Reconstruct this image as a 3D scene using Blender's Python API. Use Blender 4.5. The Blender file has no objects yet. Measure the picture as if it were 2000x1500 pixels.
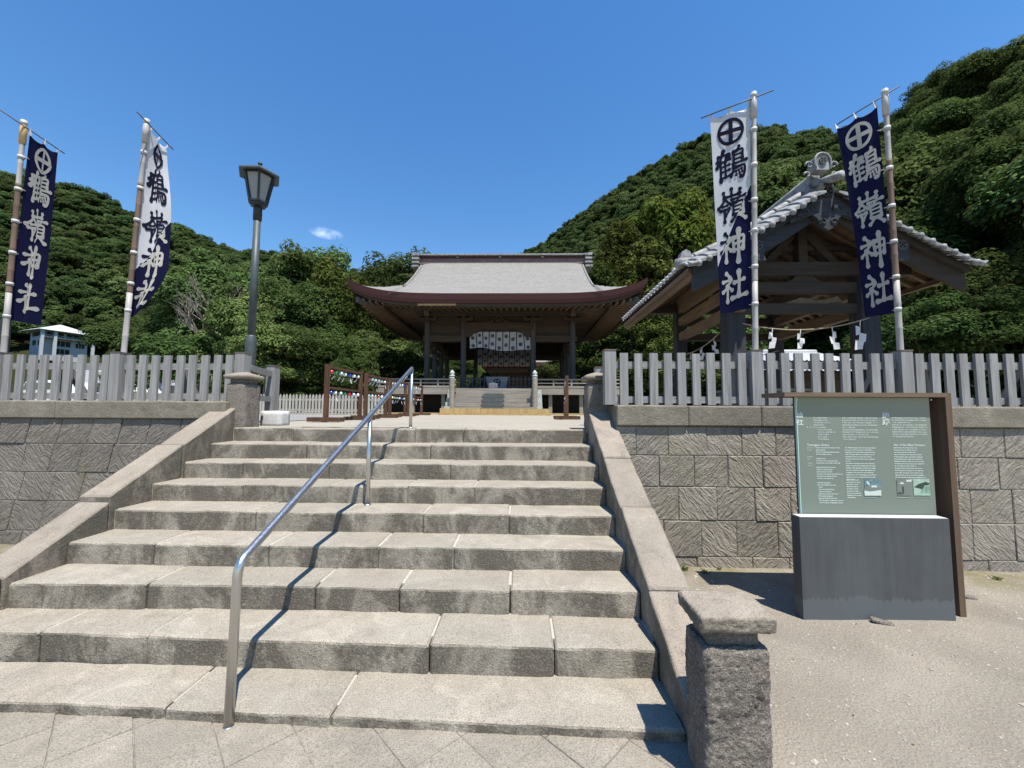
import bpy, bmesh, math, random
import numpy as np
from mathutils import Vector, Matrix, noise as mnoise
rnd = random.Random(7)
sc = bpy.context.scene
COL = sc.collection

# ---------------------------------------------------------------- camera, sky, sun, exposure
EYE = Vector((0.0, 0.0, 1.6254))
cam_data = bpy.data.cameras.new("camera")
cam = bpy.data.objects.new("camera", cam_data)
COL.objects.link(cam)
fw = Vector((-0.0222154, 0.99728422, 0.07021862))
rt = Vector((0.99974514, 0.02187824, 0.00556708))
up = Vector((-0.0040157, -0.0703244, 0.99751609))
mw = Matrix((rt, up, -fw)).transposed().to_4x4()
mw.translation = EYE
cam.matrix_world = mw
cam_data.sensor_fit = 'HORIZONTAL'
cam_data.sensor_width = 36.0
cam_data.lens = 790.0 / 2000.0 * 36.0
cam_data.clip_start = 0.05
cam_data.clip_end = 4000.0
sc.camera = cam

SUN_EL, SUN_AZ = 68.0, 148.0          # azimuth measured from +Y towards +X
sun_dir = Vector((math.sin(math.radians(SUN_AZ)) * math.cos(math.radians(SUN_EL)),
                  math.cos(math.radians(SUN_AZ)) * math.cos(math.radians(SUN_EL)),
                  math.sin(math.radians(SUN_EL))))
world = bpy.data.worlds.new("World")
sc.world = world
world.use_nodes = True
wn, wl = world.node_tree.nodes, world.node_tree.links
bg = wn["Background"]
sky = wn.new("ShaderNodeTexSky")
sky.sky_type = 'NISHITA'
sky.sun_disc = False
sky.sun_elevation = math.radians(SUN_EL)
sky.sun_rotation = math.radians(SUN_AZ)
sky.altitude = 0.0
sky.air_density = 1.35
sky.dust_density = 0.05
sky.ozone_density = 4.0
bg.inputs["Strength"].default_value = 0.106
# one small wisp of cloud low in the sky, fixed in direction (a far cloud, no parallax)
tc = wn.new("ShaderNodeTexCoord")
def wmath(op, a, b=None, c=None):
    n = wn.new("ShaderNodeMath"); n.operation = op
    for i, v in enumerate((a, b, c)):
        if v is None: continue
        if isinstance(v, (int, float)): n.inputs[i].default_value = v
        else: wl.new(v, n.inputs[i])
    return n.outputs[0]
def wdot(vec):
    n = wn.new("ShaderNodeVectorMath"); n.operation = 'DOT_PRODUCT'
    wl.new(tc.outputs["Generated"], n.inputs[0]); n.inputs[1].default_value = vec
    return n.outputs["Value"]
def pix_dir(u, v):
    d = fw + rt * ((u - 1000) / 790.0) - up * ((v - 750) / 790.0)
    return d.normalized()
cd = pix_dir(638, 456); cr = Vector((0, 0, 1)).cross(cd).normalized() * -1; cu = cr.cross(cd)
a_, b_ = wdot(cr), wdot(cu)
wnz = wn.new("ShaderNodeTexNoise"); wnz.inputs["Scale"].default_value = 26; wnz.inputs["Detail"].default_value = 8
wnz.inputs["Roughness"].default_value = 0.62
wl.new(tc.outputs["Generated"], wnz.inputs["Vector"])
ea = wmath('DIVIDE', a_, 0.036); eb = wmath('DIVIDE', b_, 0.0125)
rad = wmath('ADD', wmath('MULTIPLY', ea, ea), wmath('MULTIPLY', eb, eb))
fall = wmath('MAXIMUM', wmath('SUBTRACT', 1.0, rad), 0.0)
msk = wmath('MULTIPLY', fall, wmath('MAXIMUM', wmath('MULTIPLY', wmath('SUBTRACT', wnz.outputs["Fac"], 0.40), 2.2), 0.0))
msk = wmath('MINIMUM', msk, 0.6)
wmix = wn.new("ShaderNodeMixRGB")
wl.new(msk, wmix.inputs["Fac"])
whs = wn.new("ShaderNodeHueSaturation"); whs.inputs["Saturation"].default_value = 1.26; whs.inputs["Hue"].default_value = .504; whs.inputs["Value"].default_value = 1.0
wl.new(sky.outputs["Color"], whs.inputs["Color"])
wl.new(whs.outputs["Color"], wmix.inputs["Color1"])
wmix.inputs["Color2"].default_value = (7.6, 8.6, 9.6, 1)
wl.new(wmix.outputs["Color"], bg.inputs["Color"])

sun_data = bpy.data.lights.new("sun", 'SUN')
sun_data.energy = 5.0
sun_data.angle = math.radians(0.53)
sun_data.color = (1.0, 0.942, 0.85)
sun = bpy.data.objects.new("sun", sun_data)
COL.objects.link(sun)
sun.rotation_euler = (-sun_dir).to_track_quat('-Z', 'Y').to_euler()
sun.location = (20, -30, 60)

sc.view_settings.view_transform = 'Standard'
sc.view_settings.look = 'None'
sc.view_settings.exposure = 0.77
sc.view_settings.gamma = 1.0
sc.view_settings.use_curve_mapping = False
sc.cycles.max_bounces = 6
sc.cycles.diffuse_bounces = 1
sc.cycles.transparent_max_bounces = 6
sc.cycles.caustics_reflective = False
sc.cycles.caustics_refractive = False

# ---------------------------------------------------------------- object helpers
WORLDMAT = {}
def link(o, parent=None, loc=(0, 0, 0), rot=(0, 0, 0), scl=(1, 1, 1)):
    """loc / rot / scl are in world space, whatever the parent"""
    COL.objects.link(o)
    o.location = loc; o.rotation_euler = rot; o.scale = scl
    m = Matrix.LocRotScale(Vector(loc), o.rotation_euler, Vector(scl))
    if parent is not None:
        o.parent = parent
        o.matrix_parent_inverse = WORLDMAT[parent.name].inverted()
    WORLDMAT[o.name] = m
    return o
def tag(o, label=None, cat=None, group=None, kind=None):
    if label: o["label"] = label
    if cat: o["category"] = cat
    if group: o["group"] = group
    if kind: o["kind"] = kind
    return o
def thing(name, label, cat, loc=(0, 0, 0), group=None):
    o = bpy.data.objects.new(name, None)
    o.empty_display_size = 0.2
    link(o, None, loc)
    return tag(o, label, cat, group)

class MB:
    def __init__(s): s.v, s.f, s.m = [], [], []
    def add(s, verts, faces, mi=0):
        b = len(s.v); s.v += [tuple(p) for p in verts]
        s.f += [tuple(i + b for i in f) for f in faces]; s.m += [mi] * len(faces)
        return s
    def box(s, a, b, mi=0):
        (x0, y0, z0), (x1, y1, z1) = a, b
        return s.add([(x0,y0,z0),(x1,y0,z0),(x1,y1,z0),(x0,y1,z0),(x0,y0,z1),(x1,y0,z1),(x1,y1,z1),(x0,y1,z1)],
                     [(0,3,2,1),(4,5,6,7),(0,1,5,4),(1,2,6,5),(2,3,7,6),(3,0,4,7)], mi)
    def cbox(s, c, d, mi=0):
        return s.box([c[i]-d[i]/2 for i in range(3)], [c[i]+d[i]/2 for i in range(3)], mi)
    def beam(s, p, q, w, h, upv=(0,0,1), mi=0, taper=1.0):
        p, q = Vector(p), Vector(q); d = (q-p).normalized(); u = Vector(upv)
        r = d.cross(u)
        if r.length < 1e-4: r = d.cross(Vector((1,0,0)))
        r.normalize(); u = r.cross(d).normalized()
        vs = []
        for c, t in ((p, 1.0), (q, taper)):
            for a, b in ((-1,-1),(1,-1),(1,1),(-1,1)): vs.append(c + r*a*w/2*t + u*b*h/2*t)
        return s.add(vs, [(0,1,2,3),(7,6,5,4),(0,4,5,1),(1,5,6,2),(2,6,7,3),(3,7,4,0)], mi)
    def loft(s, rings, caps=True, closed=True, mi=0):
        n = len(rings[0]); b = []
        vs = [p for r in rings for p in r]; fs = []
        for i in range(len(rings)-1):
            for j in range(n if closed else n-1):
                k = (j+1) % n
                fs.append((i*n+j, i*n+k, (i+1)*n+k, (i+1)*n+j))
        if caps and closed:
            fs.append(tuple(reversed(range(n)))); fs.append(tuple((len(rings)-1)*n+j for j in range(n)))
        return s.add(vs, fs, mi)
    def tube(s, path, r, n=8, caps=True, mi=0):
        path = [Vector(p) for p in path]; rs = r if isinstance(r, (list, tuple)) else [r]*len(path)
        rings = []; prev = None
        for i, p in enumerate(path):
            d = (path[min(i+1, len(path)-1)] - path[max(i-1, 0)]).normalized()
            a = prev if prev is not None else (Vector((0,0,1)) if abs(d.z) < .9 else Vector((1,0,0)))
            x = (a - d*a.dot(d)).normalized(); y = d.cross(x); prev = x
            rings.append([p + (x*math.cos(t)+y*math.sin(t))*rs[i] for t in [2*math.pi*k/n for k in range(n)]])
        return s.loft(rings, caps, True, mi)
    def lathe(s, c, prof, n=12, mi=0, phase=0.0, sx=1.0, sy=1.0):
        rings = [[(c[0]+r*sx*math.cos(2*math.pi*k/n+phase), c[1]+r*sy*math.sin(2*math.pi*k/n+phase), c[2]+z) for k in range(n)] for r, z in prof]
        return s.loft(rings, True, True, mi)
    def prism(s, poly, fn, t0, t1, mi=0):
        """poly of (a,b); fn(a,b,t) -> xyz"""
        n = len(poly)
        vs = [fn(a,b,t0) for a,b in poly] + [fn(a,b,t1) for a,b in poly]
        fs = [tuple(range(n)), tuple(reversed(range(n, 2*n)))]
        fs += [(j, j+n, (j+1)%n+n, (j+1)%n) for j in range(n)]
        return s.add(vs, fs, mi)
    def mesh(s, name, mats=(), smooth=False, recalc=True):
        me = bpy.data.meshes.new(name)
        me.from_pydata([tuple(map(float, p)) for p in s.v], [], s.f)
        for m in (mats if isinstance(mats, (list, tuple)) else [mats]):
            me.materials.append(m)
        if any(s.m): me.polygons.foreach_set("material_index", s.m)
        if recalc:
            bm = bmesh.new(); bm.from_mesh(me); bmesh.ops.recalc_face_normals(bm, faces=bm.faces); bm.to_mesh(me); bm.free()
        if smooth:
            me.polygons.foreach_set("use_smooth", [True]*len(me.polygons))
        me.update()
        return me
    def obj(s, name, mats, parent=None, smooth=False, loc=(0,0,0), rot=(0,0,0), recalc=True):
        return link(bpy.data.objects.new(name, s.mesh(name, mats, smooth, recalc)), parent, loc, rot)
def inst(name, me, parent=None, loc=(0,0,0), rot=(0,0,0), scl=(1,1,1)):
    return link(bpy.data.objects.new(name, me), parent, loc, rot, scl)

def nz(p, s=1.0, o=0.0):
    return mnoise.noise(Vector((p[0]*s+o, p[1]*s-o*1.7, p[2]*s+o*.3)))
def chamfer_stone(x0, x1, y0, y1, z0, z1, bev=0.012, jit=0.004, shear=0.0):
    """44-triangle block with chamfered, slightly uneven edges"""
    mb = MB(); V = {}; vs = []
    for ix, X in ((-1, x0), (1, x1)):
        for iy, Yv in ((-1, y0), (1, y1)):
            for iz, Z in ((-1, z0), (1, z1)):
                for ax in range(3):
                    p = [X - ix*bev*(ax != 0), Yv - iy*bev*(ax != 1), Z - iz*bev*(ax != 2)]
                    p = [c + rnd.uniform(-jit, jit) for c in p]
                    p[0] += shear*(p[2]-z0)
                    V[ix, iy, iz, ax] = len(vs); vs.append(p)
    fs = []
    for ax in range(3):
        o = [i for i in range(3) if i != ax]
        for sgn in (-1, 1):
            q = []
            for a, b in ((-1,-1),(1,-1),(1,1),(-1,1)):
                k = [0,0,0]; k[ax] = sgn; k[o[0]] = a; k[o[1]] = b; q.append(V[k[0],k[1],k[2],ax])
            fs.append(tuple(q))
    for ax in range(3):
        o = [i for i in range(3) if i != ax]
        for a in (-1, 1):
            for b in (-1, 1):
                q = []
                for sgn, first in ((-1, o[0]), (-1, o[1]), (1, o[1]), (1, o[0])):
                    k = [0,0,0]; k[ax] = sgn; k[o[0]] = a; k[o[1]] = b; q.append(V[k[0],k[1],k[2],first])
                fs.append(tuple(q))
    for a in (-1, 1):
        for b in (-1, 1):
            for c in (-1, 1): fs.append(tuple(V[a,b,c,ax] for ax in range(3)))
    return mb.add(vs, fs)
def rough_stone(x0, x1, y0, y1, z0, z1, bev=0.014, amp=0.006, step=0.13, fy=0.0):
    """long block: rounded, worn section swept along x with coherent unevenness"""
    n = max(2, int((x1-x0)/step)); mb = MB(); rings = []
    so = rnd.uniform(0, 50)
    for i in range(n+1):
        t = i/n; x = x0+(x1-x0)*t; e = bev if i in (0, n) else 0.0
        if i == 0: xs = [x0, x0+bev]
        elif i == n: xs = [x1-bev, x1]
        else: xs = [x]
        for q, xx in enumerate(xs):
            e = bev*.8 if (i == 0 and q == 0) or (i == n and q == 1) else 0.0
            prof = [(y0+e, z0+bev), (y0+bev, z0+e), (y1-bev, z0+e), (y1-e, z0+bev), (y1-e, z1-bev), (y1-bev, z1-e),
                    (y0+bev*1.3, z1-e), (y0+bev*.35, z1-bev*.5-e), (y0+e, z1-bev*1.4)]
            ring = []
            for k, (yy, zz_) in enumerate(prof):
                d = amp*nz((xx*7, yy*9+k*.3, zz_*9), 1, so)
                d2 = amp*nz((xx*6+9, yy*8, zz_*8), 1, so+3)
                ring.append((xx, yy+d, zz_+d2*(.7 if zz_ > (z0+z1)/2 else .2)))
            rings.append(ring)
    return mb.loft(rings)
# ---------------------------------------------------------------- materials
class NT:
    def __init__(s, name):
        s.mat = bpy.data.materials.new(name); s.mat.use_nodes = True
        s.n, s.l = s.mat.node_tree.nodes, s.mat.node_tree.links
        s.bsdf = s.n["Principled BSDF"]; s.out = s.n["Material Output"]
    def node(s, t, **kw):
        n = s.n.new(t)
        for k, v in kw.items(): setattr(n, k, v)
        return n
    def put(s, sock, v):
        if hasattr(v, "is_output"): s.l.new(v, sock)
        elif isinstance(v, (tuple, list)) and len(v) == 3 and sock.type == 'RGBA': sock.default_value = (*v, 1)
        else: sock.default_value = v
    def math(s, op, a, b=0.0, clamp=False):
        n = s.node("ShaderNodeMath", operation=op, use_clamp=clamp); s.put(n.inputs[0], a); s.put(n.inputs[1], b); return n.outputs[0]
    def pos(s): return s.node("ShaderNodeNewGeometry").outputs["Position"]
    def normal(s): return s.node("ShaderNodeNewGeometry").outputs["Normal"]
    def obj(s): return s.node("ShaderNodeTexCoord").outputs["Object"]
    def rand(s): return s.node("ShaderNodeObjectInfo").outputs["Random"]
    def mapping(s, vec, scale=(1,1,1), rot=(0,0,0), loc=(0,0,0)):
        n = s.node("ShaderNodeMapping"); s.l.new(vec, n.inputs["Vector"])
        s.put(n.inputs["Scale"], scale); s.put(n.inputs["Rotation"], rot); s.put(n.inputs["Location"], loc); return n.outputs[0]
    def noise(s, vec, scale=5, detail=4, rough=.55, dist=0.0):
        n = s.node("ShaderNodeTexNoise"); s.l.new(vec, n.inputs["Vector"])
        n.inputs["Scale"].default_value = scale; n.inputs["Detail"].default_value = detail
        n.inputs["Roughness"].default_value = rough; n.inputs["Distortion"].default_value = dist
        return n.outputs["Fac"]
    def voro(s, vec, scale=5, feature='F1', out="Distance"):
        n = s.node("ShaderNodeTexVoronoi", feature=feature); s.l.new(vec, n.inputs["Vector"]); n.inputs["Scale"].default_value = scale
        return n.outputs[out]
    def ramp(s, fac, stops, interp='LINEAR'):
        n = s.node("ShaderNodeValToRGB"); s.l.new(fac, n.inputs[0]); r = n.color_ramp; r.interpolation = interp
        while len(r.elements) < len(stops): r.elements.new(0.5)
        for e, (p, c) in zip(r.elements, stops):
            e.position = p; e.color = (*c, 1) if isinstance(c, (tuple, list)) else (c, c, c, 1)
        return n.outputs[0]
    def mix(s, fac, a, b, mode='MIX'):
        n = s.node("ShaderNodeMixRGB", blend_type=mode); s.put(n.inputs[0], fac); s.put(n.inputs[1], a); s.put(n.inputs[2], b); return n.outputs[0]
    def bump(s, h, strength=.5, dist=.02, prev=None):
        n = s.node("ShaderNodeBump"); s.l.new(h, n.inputs["Height"]); n.inputs["Strength"].default_value = strength
        n.inputs["Distance"].default_value = dist
        if prev is not None: s.l.new(prev, n.inputs["Normal"])
        return n.outputs[0]
    def done(s, col, rough=.8, normal=None, metal=0.0, spec=.3):
        s.put(s.bsdf.inputs["Base Color"], col); s.put(s.bsdf.inputs["Roughness"], rough)
        s.put(s.bsdf.inputs["Metallic"], metal); s.put(s.bsdf.inputs["Specular IOR Level"], spec)
        if normal is not None: s.l.new(normal, s.bsdf.inputs["Normal"])
        return s.mat

def mat_stair_stone(name, base, dark, stain_lo=.5, warm=(.36,.29,.23), bumpd=.012, speck=.5, riser=True):
    t = NT(name); P = t.pos(); r = t.rand()
    big = t.noise(P, 1.6, 4, .6); med = t.noise(P, 9, 5, .65); fine = t.noise(P, 85, 3, .7)
    col = t.mix(t.ramp(big, [(.35, 0.0), (.65, 1.0)]), base, warm)
    pat = t.noise(P, 4.3, 6, .7, .8)
    col = t.mix(t.math('MULTIPLY', t.ramp(pat, [(.52, 0.0), (.62, 1.0)]), .55), col, tuple(c*1.28 for c in base))
    col = t.mix(t.math('MULTIPLY', t.ramp(pat, [(.36, 1.0), (.47, 0.0)]), .6), col, tuple(c*.66 for c in base))
    col = t.mix(t.math('MULTIPLY', r, .45), col, tuple(c*.70 for c in base))
    # weather stains with an outline of their own: heavier where rain runs off the upright faces
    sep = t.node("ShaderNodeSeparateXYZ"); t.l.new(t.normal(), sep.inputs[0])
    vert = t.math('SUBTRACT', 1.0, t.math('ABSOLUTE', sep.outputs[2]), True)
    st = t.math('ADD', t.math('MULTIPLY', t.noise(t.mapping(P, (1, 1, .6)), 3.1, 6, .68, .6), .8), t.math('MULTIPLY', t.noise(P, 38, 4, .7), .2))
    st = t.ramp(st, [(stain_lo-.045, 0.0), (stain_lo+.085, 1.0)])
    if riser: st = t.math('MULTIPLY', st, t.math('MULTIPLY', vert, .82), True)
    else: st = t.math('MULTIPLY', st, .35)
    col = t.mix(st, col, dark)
    sp = t.ramp(t.voro(P, 190), [(.05, 0.0), (.32, 1.0)])
    sp2 = t.ramp(t.noise(P, 150, 2, .5), [(.36, 1.0), (.5, 0.0)])
    col = t.mix(t.math('MULTIPLY', sp2, speck), col, tuple(c*.32 for c in base))
    col = t.mix(t.math('MULTIPLY', t.ramp(fine, [(.5, 0.0), (.75, 1.0)]), .35), col, tuple(min(.8, c*1.45) for c in base))
    h = t.math('ADD', t.math('MULTIPLY', med, .7), t.math('MULTIPLY', fine, .45))
    h = t.math('ADD', h, t.math('MULTIPLY', sp, .12))
    return t.done(col, .9, t.bump(h, .85, bumpd), spec=.15)
def mat_wall_stone(name, base, alt, moss):
    t = NT(name); P = t.pos(); r = t.rand()
    big = t.noise(P, 2.2, 4, .6)
    col = t.mix(t.ramp(big, [(.35, 0.0), (.68, 1.0)]), base, alt)
    col = t.mix(r, t.mix(.3, col, tuple(c*.55 for c in alt)), col)
    # chisel strokes, leaning one way or the other from block to block
    wv = t.node("ShaderNodeVectorMath", operation='ADD'); t.l.new(P, wv.inputs[0]); tx = t.node("ShaderNodeTexNoise"); t.l.new(P, tx.inputs["Vector"]); tx.inputs["Scale"].default_value = 3.5; sc2 = t.node("ShaderNodeVectorMath", operation='SCALE'); t.l.new(tx.outputs["Color"], sc2.inputs[0]); sc2.inputs["Scale"].default_value = .11; t.l.new(sc2.outputs[0], wv.inputs[1]); PW = wv.outputs[0]
    a1 = t.mapping(t.mapping(PW, (1,1,1), (0, math.radians(50), 0)), (7, 22, 34)); a2 = t.mapping(t.mapping(PW, (1,1,1), (0, math.radians(-48), 0)), (7, 22, 34))
    n1 = t.noise(a1, 1.1, 3, .55, .5); n2 = t.noise(a2, 1.1, 3, .55, .5)
    sel = t.ramp(t.math('ADD', t.math('MULTIPLY', r, .5), t.math('MULTIPLY', t.noise(P, 3.0, 2), .5)), [(.47, 0.0), (.53, 1.0)])
    ch = t.mix(sel, n1, n2)
    fine = t.noise(P, 60, 4, .65)
    ms = t.ramp(t.noise(P, 1.3, 5, .7), [(.52, 0.0), (.68, 1.0)])
    col = t.mix(t.math('MULTIPLY', ms, .7), col, moss)
    col = t.mix(t.ramp(ch, [(.3, .34), (.48, 0.0)]), col, tuple(c*.35 for c in base))
    col = t.mix(t.math('MULTIPLY', t.ramp(fine, [(.55, 0.0), (.75, 1.0)]), .4), col, tuple(c*1.5 for c in base))
    h = t.math('ADD', ch, t.math('MULTIPLY', fine, .25))
    return t.done(col, .92, t.bump(h, 1.0, .034), spec=.12)
def mat_wood(name, a, b, axis=2, scale=1.0, rough=.75, bumpd=.004, spec=.2, dirt=.3, streak=30):
    t = NT(name); P = t.pos(); r = t.rand()
    sc_ = [streak*scale]*3; sc_[axis] = 1.6*scale
    off = t.node("ShaderNodeVectorMath", operation='ADD'); t.l.new(P, off.inputs[0])
    cx = t.node("ShaderNodeCombineXYZ"); 
    for i in range(3): t.l.new(t.math('MULTIPLY', r, 17.0+i*5), cx.inputs[i])
    t.l.new(cx.outputs[0], off.inputs[1])
    g = t.noise(t.mapping(off.outputs[0], tuple(sc_)), 1.0, 5, .6, .35)
    g2 = t.noise(off.outputs[0], 1.2*scale, 4, .6)
    col = t.mix(t.ramp(g, [(.32, 0.0), (.66, 1.0)]), a, b)
    col = t.mix(t.math('MULTIPLY', t.ramp(g2, [(.4, 0.0), (.7, 1.0)]), dirt), col, tuple(c*.5 for c in a))
    col = t.mix(t.math('MULTIPLY', r, .5), col, tuple(c*.66 for c in b))
    return t.done(col, rough, t.bump(g, .6, bumpd), spec=spec)
def mat_plain(name, col, rough=.6, metal=0.0, spec=.3, var=.15, scale=6.0, bumpd=0.0):
    t = NT(name); n = t.noise(t.pos(), scale, 4, .6)
    c = t.mix(t.ramp(n, [(.3, 0.0), (.7, 1.0)]), tuple(x*(1-var) for x in col), tuple(min(1, x*(1+var)) for x in col))
    return t.done(c, rough, t.bump(n, .4, bumpd) if bumpd else None, metal, spec)
def mat_leaf(name, dark, mid, light, trans=.3, hue=.5, ns=.35):
    t = NT(name); P = t.pos(); r = t.rand()
    n1 = t.noise(P, ns, 3, .6); n2 = t.noise(P, 2.6, 2, .5)
    f = t.math('ADD', t.math('MULTIPLY', n1, .6), t.math('MULTIPLY', n2, .4))
    col = t.ramp(f, [(.34, dark), (.5, mid), (.66, light)])
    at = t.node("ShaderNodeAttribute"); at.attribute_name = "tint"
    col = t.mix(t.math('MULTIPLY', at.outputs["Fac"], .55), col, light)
    d = t.node("ShaderNodeBsdfDiffuse"); t.l.new(col, d.inputs[0])
    tr = t.node("ShaderNodeBsdfTranslucent"); t.l.new(t.mix(.5, col, light), tr.inputs[0])
    hs_ = t.node("ShaderNodeHueSaturation"); t.l.new(col, hs_.inputs["Color"]); t.put(hs_.inputs["Value"], t.ramp(r, [(0.0, .55), (.5, 1.0), (1.0, 1.7)])); t.put(hs_.inputs["Hue"], t.math('ADD', .487, t.math('MULTIPLY', t.math('FRACT', t.math('MULTIPLY', r, 7.3)), .05)))
    col = hs_.outputs[0]
    for lk in list(d.inputs[0].links): t.l.remove(lk)
    t.l.new(col, d.inputs[0])
    g = t.node("ShaderNodeBsdfGlossy"); g.inputs["Roughness"].default_value = .42; g.inputs[0].default_value = (.9, .95, 1, 1)
    m1 = t.node("ShaderNodeMixShader"); m1.inputs[0].default_value = trans; t.l.new(d.outputs[0], m1.inputs[1]); t.l.new(tr.outputs[0], m1.inputs[2])
    m2 = t.node("ShaderNodeMixShader"); m2.inputs[0].default_value = 0.0; t.l.new(m1.outputs[0], m2.inputs[1]); t.l.new(g.outputs[0], m2.inputs[2])
    t.l.new(m2.outputs[0], t.out.inputs[0])
    return t.mat
def mat_cloth(name, col, trans=.25, var=.08):
    t = NT(name); P = t.pos(); n = t.noise(P, 6, 3, .6)
    c = t.mix(t.ramp(n, [(.3, 0.0), (.7, 1.0)]), tuple(x*(1-var) for x in col), col)
    weave = t.noise(P, 420, 2, .5)
    d = t.node("ShaderNodeBsdfDiffuse"); t.l.new(c, d.inputs[0]); t.l.new(t.bump(weave, .2, .002), d.inputs["Normal"])
    tr = t.node("ShaderNodeBsdfTranslucent"); t.l.new(c, tr.inputs[0])
    m = t.node("ShaderNodeMixShader"); m.inputs[0].default_value = trans; t.l.new(d.outputs[0], m.inputs[1]); t.l.new(tr.outputs[0], m.inputs[2])
    t.l.new(m.outputs[0], t.out.inputs[0]); return t.mat

M = {}
M['step'] = mat_stair_stone('stair_stone', (.345,.315,.260), (.066,.057,.046), .46, (.315,.277,.222), .020, .65)
M['parapet'] = mat_stair_stone('parapet_stone', (.27,.239,.197), (.085,.080,.062), .47, (.295,.249,.20), .016, .45)
M['pillar'] = mat_stair_stone('pillar_stone', (.27,.245,.225), (.075,.068,.066), .42, (.28,.24,.215), .03, .5)
def mat_pillar():
    t = NT('rough_pillar_stone'); P = t.pos()
    big = t.noise(P, 3, 5, .65); g1 = t.noise(P, 60, 4, .7); g2 = t.noise(P, 140, 3, .7); lich = t.noise(P, 9, 6, .75)
    col = t.mix(t.ramp(big, [(.35, 0.0), (.65, 1.0)]), (.29,.257,.217), (.22,.193,.168))
    col = t.mix(t.math('MULTIPLY', t.ramp(lich, [(.5, 0.0), (.62, 1.0)]), .6), col, (.085,.078,.07))
    col = t.mix(t.math('MULTIPLY', t.ramp(g1, [(.52, 0.0), (.66, 1.0)]), .85), col, (.44,.41,.36))
    col = t.mix(t.math('MULTIPLY', t.ramp(g2, [(.34, 1.0), (.46, 0.0)]), .8), col, (.045,.04,.038))
    h = t.math('ADD', t.math('MULTIPLY', g1, 1.0), t.math('MULTIPLY', g2, .5))
    return t.done(col, .95, t.bump(h, 1.0, .03), spec=.1)
M['pillar'] = mat_pillar()
M['wall'] = mat_wall_stone('wall_stone', (.335,.304,.252), (.245,.218,.185), (.215,.198,.135))
M['wall_mossy'] = mat_wall_stone('mossy_wall_stone', (.235,.212,.182), (.175,.157,.137), (.165,.155,.105))
M['cap'] = mat_stair_stone('cap_stone', (.265,.238,.192), (.095,.086,.067), .45, (.225,.205,.155), .024, .3, False)
M['joint'] = mat_plain('joint_mortar', (.20,.182,.155), .95, var=.4, scale=20)
M['pave'] = mat_stair_stone('paving_stone', (.305,.276,.228), (.20,.182,.15), .5, (.29,.256,.204), .018, .65, False)
M['slab_dark'] = mat_plain('granite_dark', (.12,.12,.12), .8)
M['white_stone'] = mat_plain('white_stone', (.47,.47,.455), .85, var=.12, scale=30, bumpd=.004)
M['greywood'] = mat_wood('weathered_grey_wood', (.16,.16,.162), (.325,.321,.312), 2, 1.0)
M['greywood_h'] = mat_wood('weathered_grey_rail', (.17,.17,.17), (.32,.315,.30), 0, 1.0)
M['greywood_y'] = mat_wood('weathered_grey_rail_deep', (.17,.17,.17), (.32,.315,.30), 1, 1.0)
M['palewood'] = mat_wood('pale_picket_wood', (.30,.28,.235), (.46,.43,.37), 2, 1.0)
M['rackwood'] = mat_wood('brown_rack_wood', (.055,.028,.017), (.125,.068,.040), 2, 1.0)
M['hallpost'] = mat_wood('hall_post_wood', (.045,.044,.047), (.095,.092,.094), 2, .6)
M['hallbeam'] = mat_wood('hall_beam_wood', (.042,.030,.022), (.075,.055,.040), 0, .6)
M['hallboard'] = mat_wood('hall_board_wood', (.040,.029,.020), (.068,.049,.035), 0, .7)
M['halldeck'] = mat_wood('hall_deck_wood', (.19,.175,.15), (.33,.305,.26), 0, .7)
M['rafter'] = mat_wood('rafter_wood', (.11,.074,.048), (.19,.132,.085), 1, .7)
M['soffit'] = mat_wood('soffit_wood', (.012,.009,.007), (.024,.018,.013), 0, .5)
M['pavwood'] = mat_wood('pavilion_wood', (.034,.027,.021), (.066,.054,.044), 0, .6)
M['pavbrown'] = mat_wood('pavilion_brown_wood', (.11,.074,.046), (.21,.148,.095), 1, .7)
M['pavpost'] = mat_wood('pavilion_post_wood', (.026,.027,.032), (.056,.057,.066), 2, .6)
M['bluewood'] = mat_wood('painted_grey_board', (.028,.033,.038), (.054,.061,.069), 0, .7)
M['newwood'] = mat_wood('fresh_yellow_board', (.34,.22,.085), (.50,.37,.18), 2, .8, streak=14)
M['signwood'] = mat_wood('sign_timber', (.115,.078,.053), (.20,.145,.10), 0, 1.0)
M['signwood_v'] = mat_wood('sign_timber_upright', (.09,.058,.039), (.165,.112,.076), 2, 1.0)
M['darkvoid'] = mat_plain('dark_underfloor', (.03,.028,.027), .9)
t = NT('red_copper_fascia'); n_ = t.noise(t.mapping(t.pos(), (1, 1, 18)), 2.0, 3)
M['fascia'] = t.done(t.mix(n_, (.052,.014,.014), (.088,.027,.026)), .55, spec=.35)
t = NT('bark_roof'); P_ = t.pos()
n1 = t.math('ADD', t.math('MULTIPLY', t.noise(t.mapping(P_, (4, 14, 14)), 1.0, 6, .75), .55), t.math('MULTIPLY', t.noise(t.mapping(P_, (.7, 3, 30)), 1.0, 3, .6), .45)); n2 = t.noise(P_, 1.2, 4, .65); n3 = t.noise(t.mapping(P_, (2.2, .7, .7)), 6, 4, .7)
c_ = t.mix(t.ramp(n1, [(.3, 0.0), (.7, 1.0)]), (.115,.112,.104), (.255,.247,.232))
c_ = t.mix(t.math('MULTIPLY', t.ramp(n3, [(.45, 0.0), (.7, 1.0)]), .6), c_, (.265,.257,.24))
c_ = t.mix(t.math('MULTIPLY', t.ramp(n2, [(.5, 0.0), (.75, 1.0)]), .4), c_, (.16,.165,.155))
M['roof'] = t.done(c_, .85, t.bump(n1, .8, .05), spec=.2)
M['ridge'] = mat_plain('ridge_copper', (.15,.105,.10), .6, var=.25)
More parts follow.
